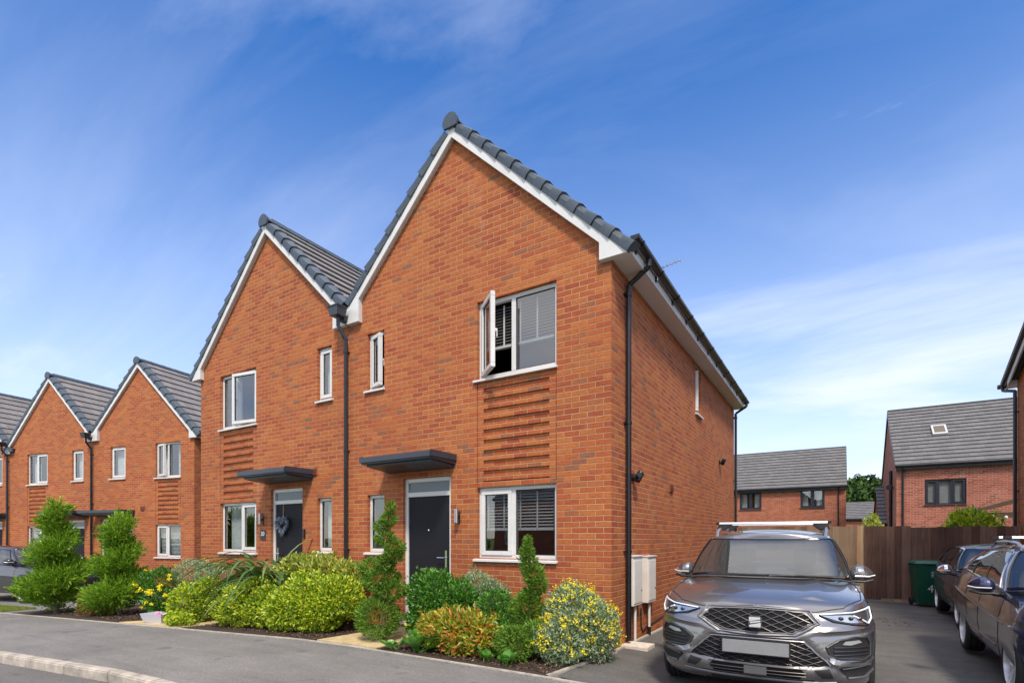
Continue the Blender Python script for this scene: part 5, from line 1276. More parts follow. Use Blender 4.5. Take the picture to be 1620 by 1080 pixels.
    for k in range(len(GS_)-1):
        sm = (GS_[k]+GS_[k+1])/2
        for i in range(nb_-1):
            q = (k*nb_+i, k*nb_+i+1, (k+1)*nb_+i+1, (k+1)*nb_+i)
            ym = (gg[k][i][1]+gg[k][i+1][1]+gg[k+1][i][1]+gg[k+1][i+1][1])/4; kind = 'p'
            rg = bo[i][4]
            if 0 < k and sm < .93:
                if rg == 'f' and i < 14: kind = 'w'
                elif rg == 'r' and i > nb_-10: kind = 'r' if .12 < sm < .9 else 'p'
                elif sm > .05 and sm < .9:
                    fs_ = (i-16)/44.
                    if g_['sf'][0] < fs_ < g_['sf'][1]: kind = 's'
            for sx_ in (1, -1):
                qq = q if sx_ == 1 else tuple(v+nV for v in q)
                (paint_f if kind == 'p' else ws_f if kind == 'w' else rw_f if kind == 'r' else sw_f[sx_]).append(qq)
    # roof rows
    tops = gg[-1]; K2 = 12; base = (len(GS_)-1)*nb_; rows = []
    for i, (x, y, z) in enumerate(tops):
        row = []
        for k in range(K2+1):
            u = 1-2*k/K2
            if u == 1: row.append(base+i); continue
            if u == -1: row.append(base+i+nV); continue
            V2.append((x*u, y, z+g_['crown']*(1-abs(u)**2.4)*min(1, x/.3))); row.append(len(V2)-1)
        rows.append(row)
    for i in range(len(rows)-1):
        for k in range(K2): paint_f.append((rows[i][k], rows[i][k+1], rows[i+1][k+1], rows[i+1][k]))
    def sub(name, faces, m_, par, off=0.):
        used = sorted({v for f in faces for v in f}); mp_ = {v: i for i, v in enumerate(used)}
        b = MB(); b.add([V2[v] for v in used], [tuple(mp_[v] for v in f) for f in faces])
        o = b.build(name, m_, par, smooth=True, angle=60, fix=False)
        bm = bmesh.new(); bm.from_mesh(o.data); bmesh.ops.remove_doubles(bm, verts=bm.verts[:], dist=.0005); bmesh.ops.recalc_face_normals(bm, faces=bm.faces[:])
        c = sum((f.normal.z for f in bm.faces)); 
        if sum(f.normal.dot(f.calc_center_median()-Vector((0, (g_['y0']+g_['y1'])/2, .9))) for f in bm.faces) < 0: bmesh.ops.reverse_faces(bm, faces=bm.faces[:])
        bm.to_mesh(o.data); bm.free(); return o
    sub('roof', paint_f, P_, car); sub('windscreen', ws_f, WSGLASS if p.get('hero') else CARGLASS, car); sub('rear_window', rw_f, CARGLASS, car)
    # windscreen black border
    b = MB(); kk = GS_.index(.05); kt = GS_.index(.90)
    line = [gg[kk][i] for i in range(0, 15)]; line = [(-x, y, z) for x, y, z in line[::-1]][:-1]+line
    b.tube([(x, y-.004, z+.004) for x, y, z in line], .014, 6)
    for s_ in (1, -1): b.tube([(s_*(gg[k][14][0]+.003), gg[k][14][1]-.004, gg[k][14][2]+.002) for k in range(1, len(GS_)-2)], .010, 6)
    line = [gg[len(GS_)-3][i] for i in range(0, 15)]; line = [(-x, y, z) for x, y, z in line[::-1]][:-1]+line
    b.tube([(x, y-.002, z) for x, y, z in line], .009, 6)
    b.build('windscreen_seal', GLOSSB, car, smooth=True)
    i0 = 16+int(g_['sf'][0]*44)+1; i1 = 16+int(math.ceil(g_['sf'][1]*44)); ia = None
    ks = [k for k in range(len(GS_)-1) if .05 < (GS_[k]+GS_[k+1])/2 < .9]; k0, k1 = ks[0], ks[-1]+1
    for s_ in (1, -1):
        sw = sub('side_window', sw_f[s_], CARGLASS, car)
        idx = sorted({v % nb_ for f in sw_f[s_] for v in [w % nV for w in f]}); a_, c_ = idx[0], idx[-1]
        pt = lambda k, i: (s_*(gg[k][i][0]+.004), gg[k][i][1], gg[k][i][2])
        b = MB()
        loop = [pt(k0, i) for i in range(a_, c_+1)]+[pt(k, c_) for k in range(k0+1, k1)]+[pt(k1, i) for i in range(c_, a_-1, -1)]+[pt(k, a_) for k in range(k1-1, k0, -1)]
        b.tube(loop, p.get('trim_r', .010), 6, closed=True); b.build('window_trim', p.get('trim', GLOSSB), car, smooth=True)
        b = MB()
        for fr_ in g_['pillars']:
            i = 16+int(fr_*44); b.hexa([(pt(k0, i)[0]+s_*.001, pt(k0, i)[1]-.035, pt(k0, i)[2]), (pt(k0, i)[0]+s_*.001, pt(k0, i)[1]+.035, pt(k0, i)[2]), (pt(k0, i)[0]-s_*.02, pt(k0, i)[1], pt(k0, i)[2])],
                                        [(pt(k0+3, i)[0]+s_*.001, pt(k0+3, i)[1]-.03, pt(k0+3, i)[2]), (pt(k0+3, i)[0]+s_*.001, pt(k0+3, i)[1]+.03, pt(k0+3, i)[2]), (pt(k0+3, i)[0]-s_*.02, pt(k0+3, i)[1], pt(k0+3, i)[2])])
            b.hexa([(pt(k0+3, i)[0]+s_*.001, pt(k0+3, i)[1]-.03, pt(k0+3, i)[2]), (pt(k0+3, i)[0]+s_*.001, pt(k0+3, i)[1]+.03, pt(k0+3, i)[2]), (pt(k0+3, i)[0]-s_*.02, pt(k0+3, i)[1], pt(k0+3, i)[2])],
                   [(pt(k1, i)[0]+s_*.001, pt(k1, i)[1]-.025, pt(k1, i)[2]), (pt(k1, i)[0]+s_*.001, pt(k1, i)[1]+.025, pt(k1, i)[2]), (pt(k1, i)[0]-s_*.02, pt(k1, i)[1], pt(k1, i)[2])])
        b.build('door_pillar', GLOSSB, car)
    # interior
    fabric = mat('seat_fabric', (.03, .03, .032), .9, noise=.2)
    yb0 = g_['y0']; b = MB()
    b.hexa([(-W_/2+.16, yb0+.10, .55), (W_/2-.16, yb0+.10, .55), (W_/2-.16, yb0+.10, .93), (-W_/2+.16, yb0+.10, .93)], [(-W_/2+.16, yb0+.62, .6), (W_/2-.16, yb0+.62, .6), (W_/2-.16, yb0+.50, .98), (-W_/2+.16, yb0+.50, .98)])
    b.box(-W_/2+.14, W_/2-.14, yb0+.3, g_['y1']-.25, .35, .42); b.build('dashboard', PLASTIC, car)
    for yy, xs_ in ((yb0+1.25, (-.37, .37)), (yb0+2.15, (-.37, .37))):
        for xx in xs_:
            b = MB(); b.hexa([(xx-.23, yy-.05, .5), (xx+.23, yy-.05, .5), (xx+.23, yy+.07, .5), (xx-.23, yy+.07, .5)], [(xx-.19, yy+.10, 1.10), (xx+.19, yy+.10, 1.10), (xx+.19, yy+.20, 1.10), (xx-.19, yy+.20, 1.10)])
            b.box(xx-.24, xx+.24, yy-.5, yy+.05, .42, .58); b.box(xx-.12, xx+.12, yy+.12, yy+.21, 1.15, 1.33); b.tube([(xx-.05, yy+.16, 1.05), (xx-.05, yy+.16, 1.2)], .008, 5); b.tube([(xx+.05, yy+.16, 1.05), (xx+.05, yy+.16, 1.2)], .008, 5)
            b.build('seat', fabric, car, bevel=.03)
    b = MB(); b.tube([(-.37+.18*math.cos(t), yb0+.62-.06*math.sin(t), .98+.17*math.sin(t)) for t in [2*math.pi*i/24 for i in range(24)]], .014, 6, closed=True); b.build('steering_wheel', PLASTIC, car, smooth=True)
    # wheels
    for ya in axles:
        for sx_ in (-1, 1):
            wx = sx_*(W_/2-.115); tw = .215; w = empty('wheel', (wx, ya, wr_)); w.parent = car
            b = MB(); prof = [(wr_*.735, -tw/2+.010), (wr_*.82, -tw/2), (wr_*.95, -tw/2+.012), (wr_-.004, -tw/2+.035)]
            for g2 in (-.05, 0., .05): prof += [(wr_, g2-.018), (wr_, g2-.006), (wr_-.010, g2-.004), (wr_-.010, g2+.004), (wr_, g2+.006)]
            prof += [(wr_-.004, tw/2-.035), (wr_*.95, tw/2-.012), (wr_*.82, tw/2), (wr_*.735, tw/2-.010)]
            b.lathe(prof+[prof[0]], 44, (0, 0, 0), 'x', caps=False); b.build('tyre', RUBBER, w, smooth=True, angle=30)
            b = MB(); ir = wr_*.74; dx = sx_*(tw/2-.012)
            b.lathe([(ir, sx_*h_) if i_ < 2 else (r_, sx_*h_) for i_, (r_, h_) in enumerate([(ir, -tw/2+.02), (ir, tw/2-.008), (ir-.018, tw/2-.004), (ir-.03, 0.), (ir-.03, -tw/2+.02), (ir, -tw/2+.02)])], 40, (0, 0, 0), 'x', caps=False)
            ns = p.get('spokes', 5)
            for k in range(ns):
                for dd in (-.13, .13):
                    a_ = 2*math.pi*k/ns+dd+.3; ca, sa = math.cos(a_), math.sin(a_); a2 = 2*math.pi*k/ns+dd*.35+.3; c2_, s2 = math.cos(a2), math.sin(a2)
                    p0 = Vector((dx-sx_*.035, c2_*.05, s2*.05)); p1 = Vector((dx-sx_*.012, ca*(ir-.012), sa*(ir-.012))); t_ = Vector((0, -sa, ca))
                    b.hexa([p0-t_*.018, p0+t_*.018, p0+t_*.018-Vector((sx_*.03, 0, 0)), p0-t_*.018-Vector((sx_*.03, 0, 0))], [p1-t_*.017, p1+t_*.017, p1+t_*.017-Vector((sx_*.03, 0, 0)), p1-t_*.017-Vector((sx_*.03, 0, 0))])
            b.lathe([(.001, 0), (.045, 0), (.055, -sx_*.02), (.055, -sx_*.05)], 20, (dx-sx_*.012, 0, 0), 'x')
            b.build('rim', mat('alloy_rim', (.68, .68, .70), .3, metal=.5), w, smooth=True, angle=30)
            b = MB(); b.lathe([(.001, 0), (ir-.02, 0)], 24, (sx_*(tw/2-.10), 0, 0), 'x'); b.lathe([(.15, -.01), (.15, .01)], 24, (sx_*(tw/2-.085), 0, 0), 'x'); b.build('brake', PLASTIC, w)
    # mirrors
    for s_ in (-1, 1):
        mx, my, mz = p['mirror']; b = MB()
        prof = [((0, 0, 0), .005), ]
        N_ = 9; rings_ = []
        for k in range(N_+1):
            t = k/N_; rr_ = math.sin(math.pi*min(1, .07+t*.90))**.55
            cxm = mx-.095+.20*t; hw, hh = .085*rr_, .102*rr_*(1-.28*t)
            rings_.append([(s_*cxm, my+.02+.035*(1-t)*0+hw*math.cos(a_)*(1.2 if math.cos(a_) < 0 else .55)+.05*t, mz+hh*math.sin(a_)) for a_ in [2*math.pi*i/14 for i in range(14)]])
        for r0_, r1_ in zip(rings_, rings_[1:]): b.hexa(r0_, r1_)
        cap = b.build('mirror', P_ if not p.get('mirror_chrome') else CHROME, car, smooth=True, angle=70)
        b = MB(); b.tube([(s_*(mx-.22), my+.02, mz-.09), (s_*(mx-.10), my+.015, mz-.085), (s_*(mx-.02), my+.02, mz-.05)], [.03, .024, .02], 8); b.tube([(s_*(mx-.09), my-.055, mz-.075), (s_*(mx+.02), my-.06, mz-.078), (s_*(mx+.10), my-.01, mz-.06)], .014, 6); b.build('mirror_arm', PLASTIC, cap, smooth=True)
        b = MB(); b.hexa([(s_*(mx-.08), my+.066, mz-.055), (s_*(mx+.08), my+.095, mz-.045), (s_*(mx+.08), my+.095, mz+.045), (s_*(mx-.08), my+.066, mz+.06)], [(s_*(mx-.08), my+.070, mz-.055), (s_*(mx+.08), my+.099, mz-.045), (s_*(mx+.08), my+.099, mz+.045), (s_*(mx-.08), my+.070, mz+.06)]); b.build('mirror_glass', CHROME, cap)
        b = MB(); b.tube([(s_*(mx-.06), my-.078, mz-.02), (s_*(mx+.06), my-.055, mz-.022), (s_*(mx+.115), my-.0, mz-.01)], .007, 6); b.build('indicator', mat('indicator_clear', (.75, .72, .70), .2), cap)
    # door seams, handles
    def side_line(pts, r=.0035, s_=1, off=0.):
        out = []
        for (y, z), (y2, z2) in zip(pts, pts[1:]):
            N_ = max(2, int(math.hypot(y2-y, z2-z)/.05))
            for k in range(N_+1):
                yy, zz = y+(y2-y)*k/N_, z+(z2-z)*k/N_; h = bvh.ray_cast(Vector((s_*2, yy, zz)), Vector((-s_, 0, 0)))
                if h[0]: out.append((h[0].x+s_*off, yy, zz))
        return out
    for s_ in (-1, 1):
        b = MB()
        for ln in p['seams']:
            q = side_line(ln, s_=s_)
            if len(q) > 1: b.tube(q, .004, 5)
        b.build('door_seam', SEAL, car)
        for (hy, hzz) in p['handles']:
            q = side_line([(hy, hzz), (hy+.2, hzz+.008)], s_=s_, off=.022*s_)
            b = MB(); b.tube([tuple(q[0][:1])+(q[0][1], q[0][2]) if False else (q[0][0]-s_*.025, q[0][1], q[0][2])]+q+[(q[-1][0]-s_*.025, q[-1][1], q[-1][2])], .012, 8); b.build('handle', p.get('handle_mat', P_), car, smooth=True)
    def patch(poly, mats, pname, off=.004, step=.03, axis='y', parent=None, depth=.012):
        """polygon in (x,z) draped on the nose; returns the object"""
        P = [Vector(q) for q in poly]; dens = []
        for a, c in zip(P, P[1:]+P[:1]):
            N_ = max(1, int((c-a).length/step))
            for k in range(N_): dens.append(a.lerp(c, k/N_))
        inner = []
        x = min(q.x for q in P)
        while x < max(q.x for q in P):
            z = min(q.y for q in P)
            while z < max(q.y for q in P): inner.append(Vector((x+.0007, z+.0009))); z += step
            x += step
        res = delaunay_2d_cdt(dens+inner, [], [list(range(len(dens)))], 1, 1e-5)
        vs = []; ok = []
        for v in res[0]:
            h = bvh.ray_cast(Vector((v.x, -1.5, v.y)), Vector((0, 1, 0)))
            if h[0] is None: vs.append((v.x, .6, v.y)); ok.append(False)
            else:
                nn = h[1]; vs.append(tuple(h[0]+nn*off*(1 if nn.y < 0 else -1))); ok.append(True)
        fs = [tuple(f) for f in res[2] if all(ok[i] for i in f)]
        # rim
        from collections import Counter
        ec = Counter(); 
        for f in fs:
            for a, c in zip(f, f[1:]+f[:1]): ec[(min(a, c), max(a, c))] += 1
        vv = list(vs); rim = []
        for f in list(fs):
            for a, c in zip(f, f[1:]+f[:1]):
                if ec[(min(a, c), max(a, c))] == 1:
                    A_, C_ = Vector(vs[a]), Vector(vs[c]); n0 = len(vv); vv += [tuple(A_+Vector((0, depth, 0))), tuple(C_+Vector((0, depth, 0)))]; rim.append((a, n0, n0+1, c))
        b = MB(); b.add(vv, fs+rim); return b.build(pname, mats, parent or car, smooth=True, angle=50)
    def drape(pts, off=.006, step=.03):
        out = []
        for a, c in zip(pts, pts[1:]):
            N_ = max(1, int(math.hypot(c[0]-a[0], c[1]-a[1])/step))
            for k in range(N_+1):
                x, z = a[0]+(c[0]-a[0])*k/N_, a[1]+(c[1]-a[1])*k/N_; h = bvh.ray_cast(Vector((x, -1.5, z)), Vector((0, 1, 0)))
                if h[0]: out.append(tuple(h[0]+h[1]*off*(1 if h[1].y < 0 else -1)))
        return out
    return car, bvh, patch, drape, gg, side_line
def inside(poly, x, z):
    c = False
    for (x0, z0), (x1, z1) in zip(poly, poly[1:]+poly[:1]):
        if (z0 > z) != (z1 > z) and x < (x1-x0)*(z-z0)/(z1-z0)+x0: c = not c
    return c
def clip_segs(poly, a, c, n=60):
    segs = []; cur = []
    for k in range(n+1):
        x, z = a[0]+(c[0]-a[0])*k/n, a[1]+(c[1]-a[1])*k/n
        if inside(poly, x, z): cur.append((x, z))
        else:
            if len(cur) > 1: segs.append(cur)
            cur = []
    if len(cur) > 1: segs.append(cur)
    return segs

# ---- grey SUV
def sst(a, b, v):
    t = min(1, max(0, (v-a)/(b-a))); return t*t*(3-2*t)
def suv_sculpt(x, z):
    x = abs(x); d = 0
    # grille pocket
    hw = interp(z, [(.655, .27), (.765, .46), (.85, .40)]); d += .022*sst(hw+.03, hw+.0, x)*sst(.640, .665, z)*sst(.872, .852, z)
    # crease that runs from the grille tip to the outer corner above the fog lamps
    zc_ = interp(x, [(.30, .64), (.46, .70), (.60, .715), (.90, .735)])
    d += -.030*math.exp(-((z-zc_)/.016)**2)*sst(.28, .40, x)*.5 + .026*sst(zc_, zc_-.05, z)*sst(.44, .56, x)*sst(.40, .50, z)
    # lower grille pocket
    hw = interp(z, [(.40, .56), (.43, .56), (.618, .37)]); d += .030*sst(hw+.035, hw, x)*sst(.385, .405, z)*sst(.640, .618, z)
    # blade under the fog lamps and chin
    zb_ = interp(x, [(.50, .44), (.65, .455), (.90, .49)]); d += -.026*math.exp(-((z-zb_)/.020)**2)*sst(.50, .60, x)
    d += .022*sst(.44, .40, z)*sst(.60, .66, x)*sst(.32, .36, z)
    return d
suvp = dict(W=1.84, L=4.38, paint=P_GREY, wr=.345, axles=(.87, 3.50), Lf=.78, nf=2.75, clad=.36, hero=True, bulge=True, sculpt=suv_sculpt,
    front=[(0, .20), (.08, .12), (.16, .05), (.25, .015), (.34, .0), (.52, .0), (.62, .012), (.75, .035), (.87, .065), (.96, .10), (1, .16)],
    zhi=[(0, .865), (.12, .885), (.3, .915), (.6, .955), (.9, .985), (1.25, 1.02), (2.2, 1.05), (3.6, 1.10), (4.2, 1.12), (4.38, 1.08)],
    zlo=[(0, .19), (.4, .20), (.9, .26), (3.5, .26), (4.38, .32)],
    crown=[(0, .0), (.12, .02), (.4, .045), (.9, .055), (1.2, .055), (1.5, .03), (4.38, .03)],
    gh=dict(wb=1.58, wt=1.24, y0=1.08, y1=4.25, Lf=.36, Lr=.25, ty0=1.78, ty1=3.95, tLf=.14, tLr=.2, fz=1.07, belt=[(1.2, 1.03), (2.2, 1.055), (3.6, 1.10), (4.2, 1.13)],
            zr=[(1.7, 1.475), (2.2, 1.53), (3.0, 1.54), (3.95, 1.49)], crown=.055, sf=(.03, .90), pillars=(.36, .68)),
    mirror=(.885, 1.55, 1.11), trim=GLOSSB,
    seams=[[(1.30, .98), (1.28, .6), (1.36, .33)], [(2.32, 1.03), (2.34, .5), (2.30, .33)], [(3.25, 1.06), (3.22, .75), (3.10, .55)], [(1.36, .33), (3.0, .33)]],
    handles=[(2.02, .93), (2.95, .97)])
suv, bvh, patch, drape, gg, side_line = make_car('parked_car', 'metallic grey SUV with silver roof bars facing the street beside the house', (1.83, -1.36, -.045), R(2.6), suvp)
SYM = lambda pl: pl+[(-x, z) for x, z in pl[::-1]]
DG = mat('grille_dark', (.007, .007, .008), .8, spec=.2); SG = mat('grille_silver', (.085, .08, .08), .35, metal=.8); GM = mat('gunmetal_trim', (.22, .215, .22), .5, metal=.9)
gr = SYM([(.0, .850), (.385, .842), (.455, .765), (.29, .672), (.0, .662)])[0:]; gr = [(.0, .850), (.385, .842), (.455, .765), (.29, .672), (0., .662), (-.29, .672), (-.455, .765), (-.385, .842)]
gro = [(x*1.065, .757+(z-.757)*1.20) for x, z in gr]
gp = patch(gro, GM, 'grille', .004); patch(gr, DG, 'grille_shade_panel', .007, parent=gp)  # inner panel is near-black: the shade of a deep opening put into its colour
b = MB()
b.tube(drape(gro+[gro[0]], .008), .007, 6); b.tube(drape(gr+[gr[0]], .012), .005, 6); 
b.build('grille_surround', GM, gp, smooth=True)
def lattice(poly, sp, slope, r_, off, m_, nm, par):
    b = MB(); xs_ = [x for x, z in poly]; zs_ = [z for x, z in poly]
    for sg in (1, -1):
        c = min(zs_)-slope*1.2
        while c < max(zs_)+slope*1.2:
            for sgm in clip_segs(poly, (min(xs_), c+sg*slope*min(xs_)), (max(xs_), c+sg*slope*max(xs_))):
                q = drape(sgm[::4]+[sgm[-1]], off)
                if len(q) > 1: b.tube(q, r_, 5)
            c += sp
    b.build(nm, m_, par)
lattice(gr, .052, .42, .0055, .012, SG, 'grille_mesh', gp)
# badge
b = MB(); bz = .762; by = -.018
b.box(-.052, .052, by, by+.03, bz-.052, bz+.052); bd_ = b.build('badge', mat('badge_dark', (.25, .25, .26), .3, metal=.9), gp, bevel=.012)
b = MB()
b.hexa([(-.045, by-.012, bz+.042), (.045, by-.012, bz+.042), (.040, by-.012, bz+.024), (-.022, by-.012, bz+.010), (-.045, by-.012, bz+.004)], [(-.045, by, bz+.042), (.045, by, bz+.042), (.040, by, bz+.024), (-.022, by, bz+.010), (-.045, by, bz+.004)])
b.hexa([(-.038, by-.012, bz+.002), (.044, by-.012, bz+.016), (.044, by-.012, bz+.004), (-.038, by-.012, bz-.012)], [(-.038, by, bz+.002), (.044, by, bz+.016), (.044, by, bz+.004), (-.038, by, bz-.012)])
b.hexa([(.046, by-.012, bz-.002), (.046, by-.012, bz-.042), (-.046, by-.012, bz-.042), (-.042, by-.012, bz-.026), (.02, by-.012, bz-.010)], [(.046, by, bz-.002), (.046, by, bz-.042), (-.046, by, bz-.042), (-.042, by, bz-.026), (.02, by, bz-.010)])
b.build('emblem', mat('emblem_silver', (.8, .8, .8), .35, metal=.5), bd_, bevel=.002)
lg = [(.0, .618), (.37, .612), (.555, .43), (.38, .405), (0, .40), (-.38, .405), (-.555, .43), (-.37, .612)]
lp = patch(lg, DG, 'lower_grille', .005); lattice(lg, .045, .36, .003, .009, SG, 'grille_mesh', lp)
b = MB(); b.tube(drape([(-.37, .612), (.37, .612), (.56, .43)], .008), .008, 6); b.tube(drape([(-.37, .612), (-.56, .43)], .008), .008, 6); b.build('grille_surround', P_GREY, lp, smooth=True)
# skid: silver bar with lower intake
sk = [(-.40, .385), (.40, .385), (.34, .30), (-.34, .30)]
ip = patch(sk, DG, 'lower_intake', .006)
b = MB()
for z in (.39, .36, .33): b.tube(drape([(-.38, z), (.38, z)], .012), .005, 6)
b.build('intake_bar', SG, ip, smooth=True)
b = MB(); b.box(-.09, .09, -.0, .03, .31, .385); b.build('sensor_cover', mat('sensor_grey', (.09, .09, .095), .35), ip, bevel=.004)
for s_ in (1, -1):
    sw = patch([(s_*x, z) for x, z in [(.56, .425), (.33, .40), (.46, .285), (.60, .30), (.66, .33)]], GM, 'skid_corner', .010); 
    patch([(s_*x, z) for x, z in [(.55, .395), (.44, .385), (.50, .325), (.58, .33)]], PLASTIC, 'skid_recess', .016, parent=sw, step=.02)
b = MB(); b.tube(drape([(-.60, .29), (-.3, .275), (.3, .275), (.60, .29)], .01), .012, 6); b.build('skid_lip', GM, car_parent if False else suv, smooth=True)
for s_ in (1, -1):
    F = lambda pl: [(s_*x, z) for x, z in pl]
    fo = F([(.53, .575), (.62, .635), (.74, .66), (.82, .655), (.845, .60), (.845, .50), (.80, .475), (.62, .485), (.555, .52)])
    fg = patch(fo, PLASTIC, 'fog_lamp_housing', .005, step=.025); b = MB()
    b.tube(drape(fo+[fo[0]], .010), .006, 6)
    b.build('housing_trim', mat('satin_black', (.05, .05, .052), .35), fg, smooth=True)
    b = MB()
    for z in (.575, .545, .515): b.tube(drape([(s_*.58, z), (s_*.83, z+.004)], .014), .0055, 6)
    b.build('louvre', SG, fg, smooth=True)
    patch(F([(.64, .60), (.66, .625), (.76, .635), (.78, .615), (.70, .595)]), mat('fog_lens', (.30, .31, .30), .15), 'fog_lamp', .014, step=.02, parent=fg)
    # silver blade under fog
    bl = patch(F([(.55, .495), (.62, .465), (.80, .455), (.87, .50), (.87, .475), (.81, .43), (.62, .435), (.56, .46)]), P_GREY, 'bumper_blade', .016, step=.02)
    lo = patch(F([(.62, .40), (.84, .42), (.87, .39), (.80, .33), (.68, .33)]), PLASTIC, 'bumper_slot', .005, step=.025)
    b = MB(); b.tube(drape(F([(.64, .405), (.84, .43)]), .01), .006, 6); b.tube(drape(F([(.68, .325), (.80, .325), (.87, .37)]), .012), .011, 6); b.build('slot_trim', GM, lo, smooth=True)
    # headlight
    hl = F([(.475, .835), (.58, .785), (.70, .765), (.83, .745), (.875, .80), (.885, .875), (.84, .895), (.70, .862), (.60, .852)])
    hp = patch(hl, mat('lamp_housing', (.05, .05, .055), .25), 'headlight', .004, step=.025)
    b = MB(); b.tube(drape(hl+[hl[0]], .008), .005, 6); b.build('lamp_rim', GLOSSB, hp, smooth=True)
    patch(F([(.50, .828), (.60, .835), (.72, .838), (.76, .80), (.80, .77), (.70, .776), (.60, .795)]), mat('reflector', (.55, .57, .60), .12, metal=.9), 'reflector', .009, step=.018, parent=hp)
    drl = mat('daylight_strip', (.85, .88, .92), .15)
    b = MB(); b.tube(drape(F([(.485, .836), (.60, .848), (.72, .856), (.845, .883)]), .013), .0075, 6); b.tube(drape(F([(.845, .883), (.858, .80), (.83, .762), (.78, .80), (.72, .83)]), .013), .0075, 6); b.build('daylight_strip', drl, hp, smooth=True)
    for xx in (.63, .70, .765):
        q = drape([(s_*xx, .808), (s_*xx, .809)], .012); b = MB()
        if q: b.ell(q[0], (.022, .012, .016), 6, 10); b.build('lamp_bowl', mat('lens_dark', (.02, .02, .025), .05), hp, smooth=True)
# number plate, blurred out in the photo: blank
b = MB(); b.box(-.26, .26, -.030, -.020, .488, .600); npz = b.build('number_plate', mat('plate_white', (.24, .24, .245), .35, noise=.08, nscale=5), suv, bevel=.003)
MB().box(-.272, .272, -.019, .02, .478, .61).build('plate_holder', PLASTIC, suv, bevel=.003)
# bonnet seams and creases (on the top surface: cast downwards)
def top_line(pts, off=.002):
    out = []
    for a, c in zip(pts, pts[1:]):
        N_ = 10
        for k in range(N_+1):
            x, y = a[0]+(c[0]-a[0])*k/N_, a[1]+(c[1]-a[1])*k/N_; h = bvh.ray_cast(Vector((x, y, 2.5)), Vector((0, 0, -1)))
            if h[0]: out.append((x, y, h[0].z+off))
    return out
for s_ in (1, -1):
    b = MB(); q = top_line([(s_*.45, .145), (s_*.66, .25), (s_*.80, .50), (s_*.815, .8), (s_*.80, 1.15), (s_*.76, 1.35)]); b.tube(q, .004, 5); b.build('bonnet_seam', SEAL, suv)
b = MB(); b.tube(drape([(-.47, .856), (0, .868), (.47, .856)], .001), .004, 5); b.build('bonnet_lip_seam', SEAL, suv)
# wipers
b = MB(); b.tube([(.05, 1.05, 1.095), (.35, 1.09, 1.105), (.72, 1.20, 1.085)], .009, 6); b.tube([(-.55, 1.10, 1.09), (-.2, 1.055, 1.10), (.02, 1.045, 1.10)], .009, 6); b.build('wiper', PLASTIC, suv, smooth=True)
# roof rails and bars
for s_ in (1, -1):
    b = MB(); b.tube([(s_*.575, 1.92, 1.49), (s_*.59, 2.08, 1.565), (s_*.595, 2.4, 1.60), (s_*.595, 3.2, 1.60), (s_*.60, 3.75, 1.56), (s_*.59, 3.85, 1.50)], .018, 8); b.build('roof_rail', mat('satin_silver', (.55, .55, .56), .3, metal=.8), suv, smooth=True)
BAR = mat('bar_silver', (.66, .66, .67), .35, metal=.6)
for yy in (2.42, 3.20):
    b = MB(); b.hexa([(-.635, yy-.04, 1.655), (-.635, yy+.04, 1.655), (-.635, yy+.035, 1.685), (-.635, yy-.025, 1.685)], [(.635, yy-.04, 1.655), (.635, yy+.04, 1.655), (.635, yy+.035, 1.685), (.635, yy-.025, 1.685)])
    rb = b.build('roof_bar', BAR, suv, bevel=.008)
    for s_ in (1, -1): b = MB(); b.hexa([(s_*.54, yy-.05, 1.585), (s_*.64, yy-.05, 1.585), (s_*.64, yy+.05, 1.585), (s_*.54, yy+.05, 1.585)], [(s_*.45, yy-.045, 1.658), (s_*.61, yy-.045, 1.658), (s_*.61, yy+.045, 1.658), (s_*.45, yy+.045, 1.658)]); b.hexa([(s_*.61, yy-.042, 1.652), (s_*.65, yy-.042, 1.652), (s_*.65, yy+.042, 1.652), (s_*.61, yy+.042, 1.652)], [(s_*.61, yy-.042, 1.688), (s_*.65, yy-.042, 1.688), (s_*.65, yy+.042, 1.688), (s_*.61, yy+.042, 1.688)]); b.build('bar_foot', PLASTIC, rb, bevel=.006)
# mirror-glass camera pod behind the windscreen
b = MB(); b.hexa([(-.20, 1.86, 1.465), (.20, 1.86, 1.465), (.20, 2.0, 1.48), (-.20, 2.0, 1.48)], [(-.14, 1.78, 1.43), (.14, 1.78, 1.43), (.10, 1.9, 1.42), (-.10, 1.9, 1.42)]); b.box(-.12, .12, 1.86, 1.88, 1.34, 1.40); b.build('rear_view_mirror', PLASTIC, suv, bevel=.01)

# ---- navy hatchback
hp_ = dict(W=1.80, L=4.30, paint=P_NAVY, wr=.325, axles=(.88, 3.42), Lf=.85, nf=2.3, 
    front=[(0, .16), (.16, .03), (.4, .0), (.6, .02), (.8, .09), (1, .26)],
    zhi=[(0, .72), (.2, .80), (.5, .86), (.9, .90), (1.3, .935), (2.4, .985), (3.5, 1.04), (4.0, 1.06), (4.3, 1.0)],
    crown=[(0, .0), (.2, .03), (.6, .06), (1.2, .05), (1.5, .03), (4.3, .03)],
    gh=dict(wb=1.68, wt=1.22, y0=1.02, y1=4.10, Lf=.34, Lr=.25, ty0=1.85, ty1=3.80, tLf=.14, tLr=.2, fz=.99, belt=[(1.2, .955), (2.4, .99), (3.5, 1.05), (4.1, 1.08)],
            zr=[(1.8, 1.345), (2.3, 1.385), (3.0, 1.38), (3.8, 1.30)], crown=.05, sf=(.03, .90), pillars=(.37, .70)),
    mirror=(.99, 1.42, 1.0), trim=CHROME, trim_r=.011, handle_mat=P_NAVY,
    seams=[[(1.30, .92), (1.28, .55), (1.36, .30)], [(2.30, .97), (2.32, .5), (2.28, .30)], [(3.18, 1.0), (3.16, .72), (3.02, .52)], [(1.36, .30), (2.95, .30)]],
    handles=[(2.00, .83), (2.88, .87)])
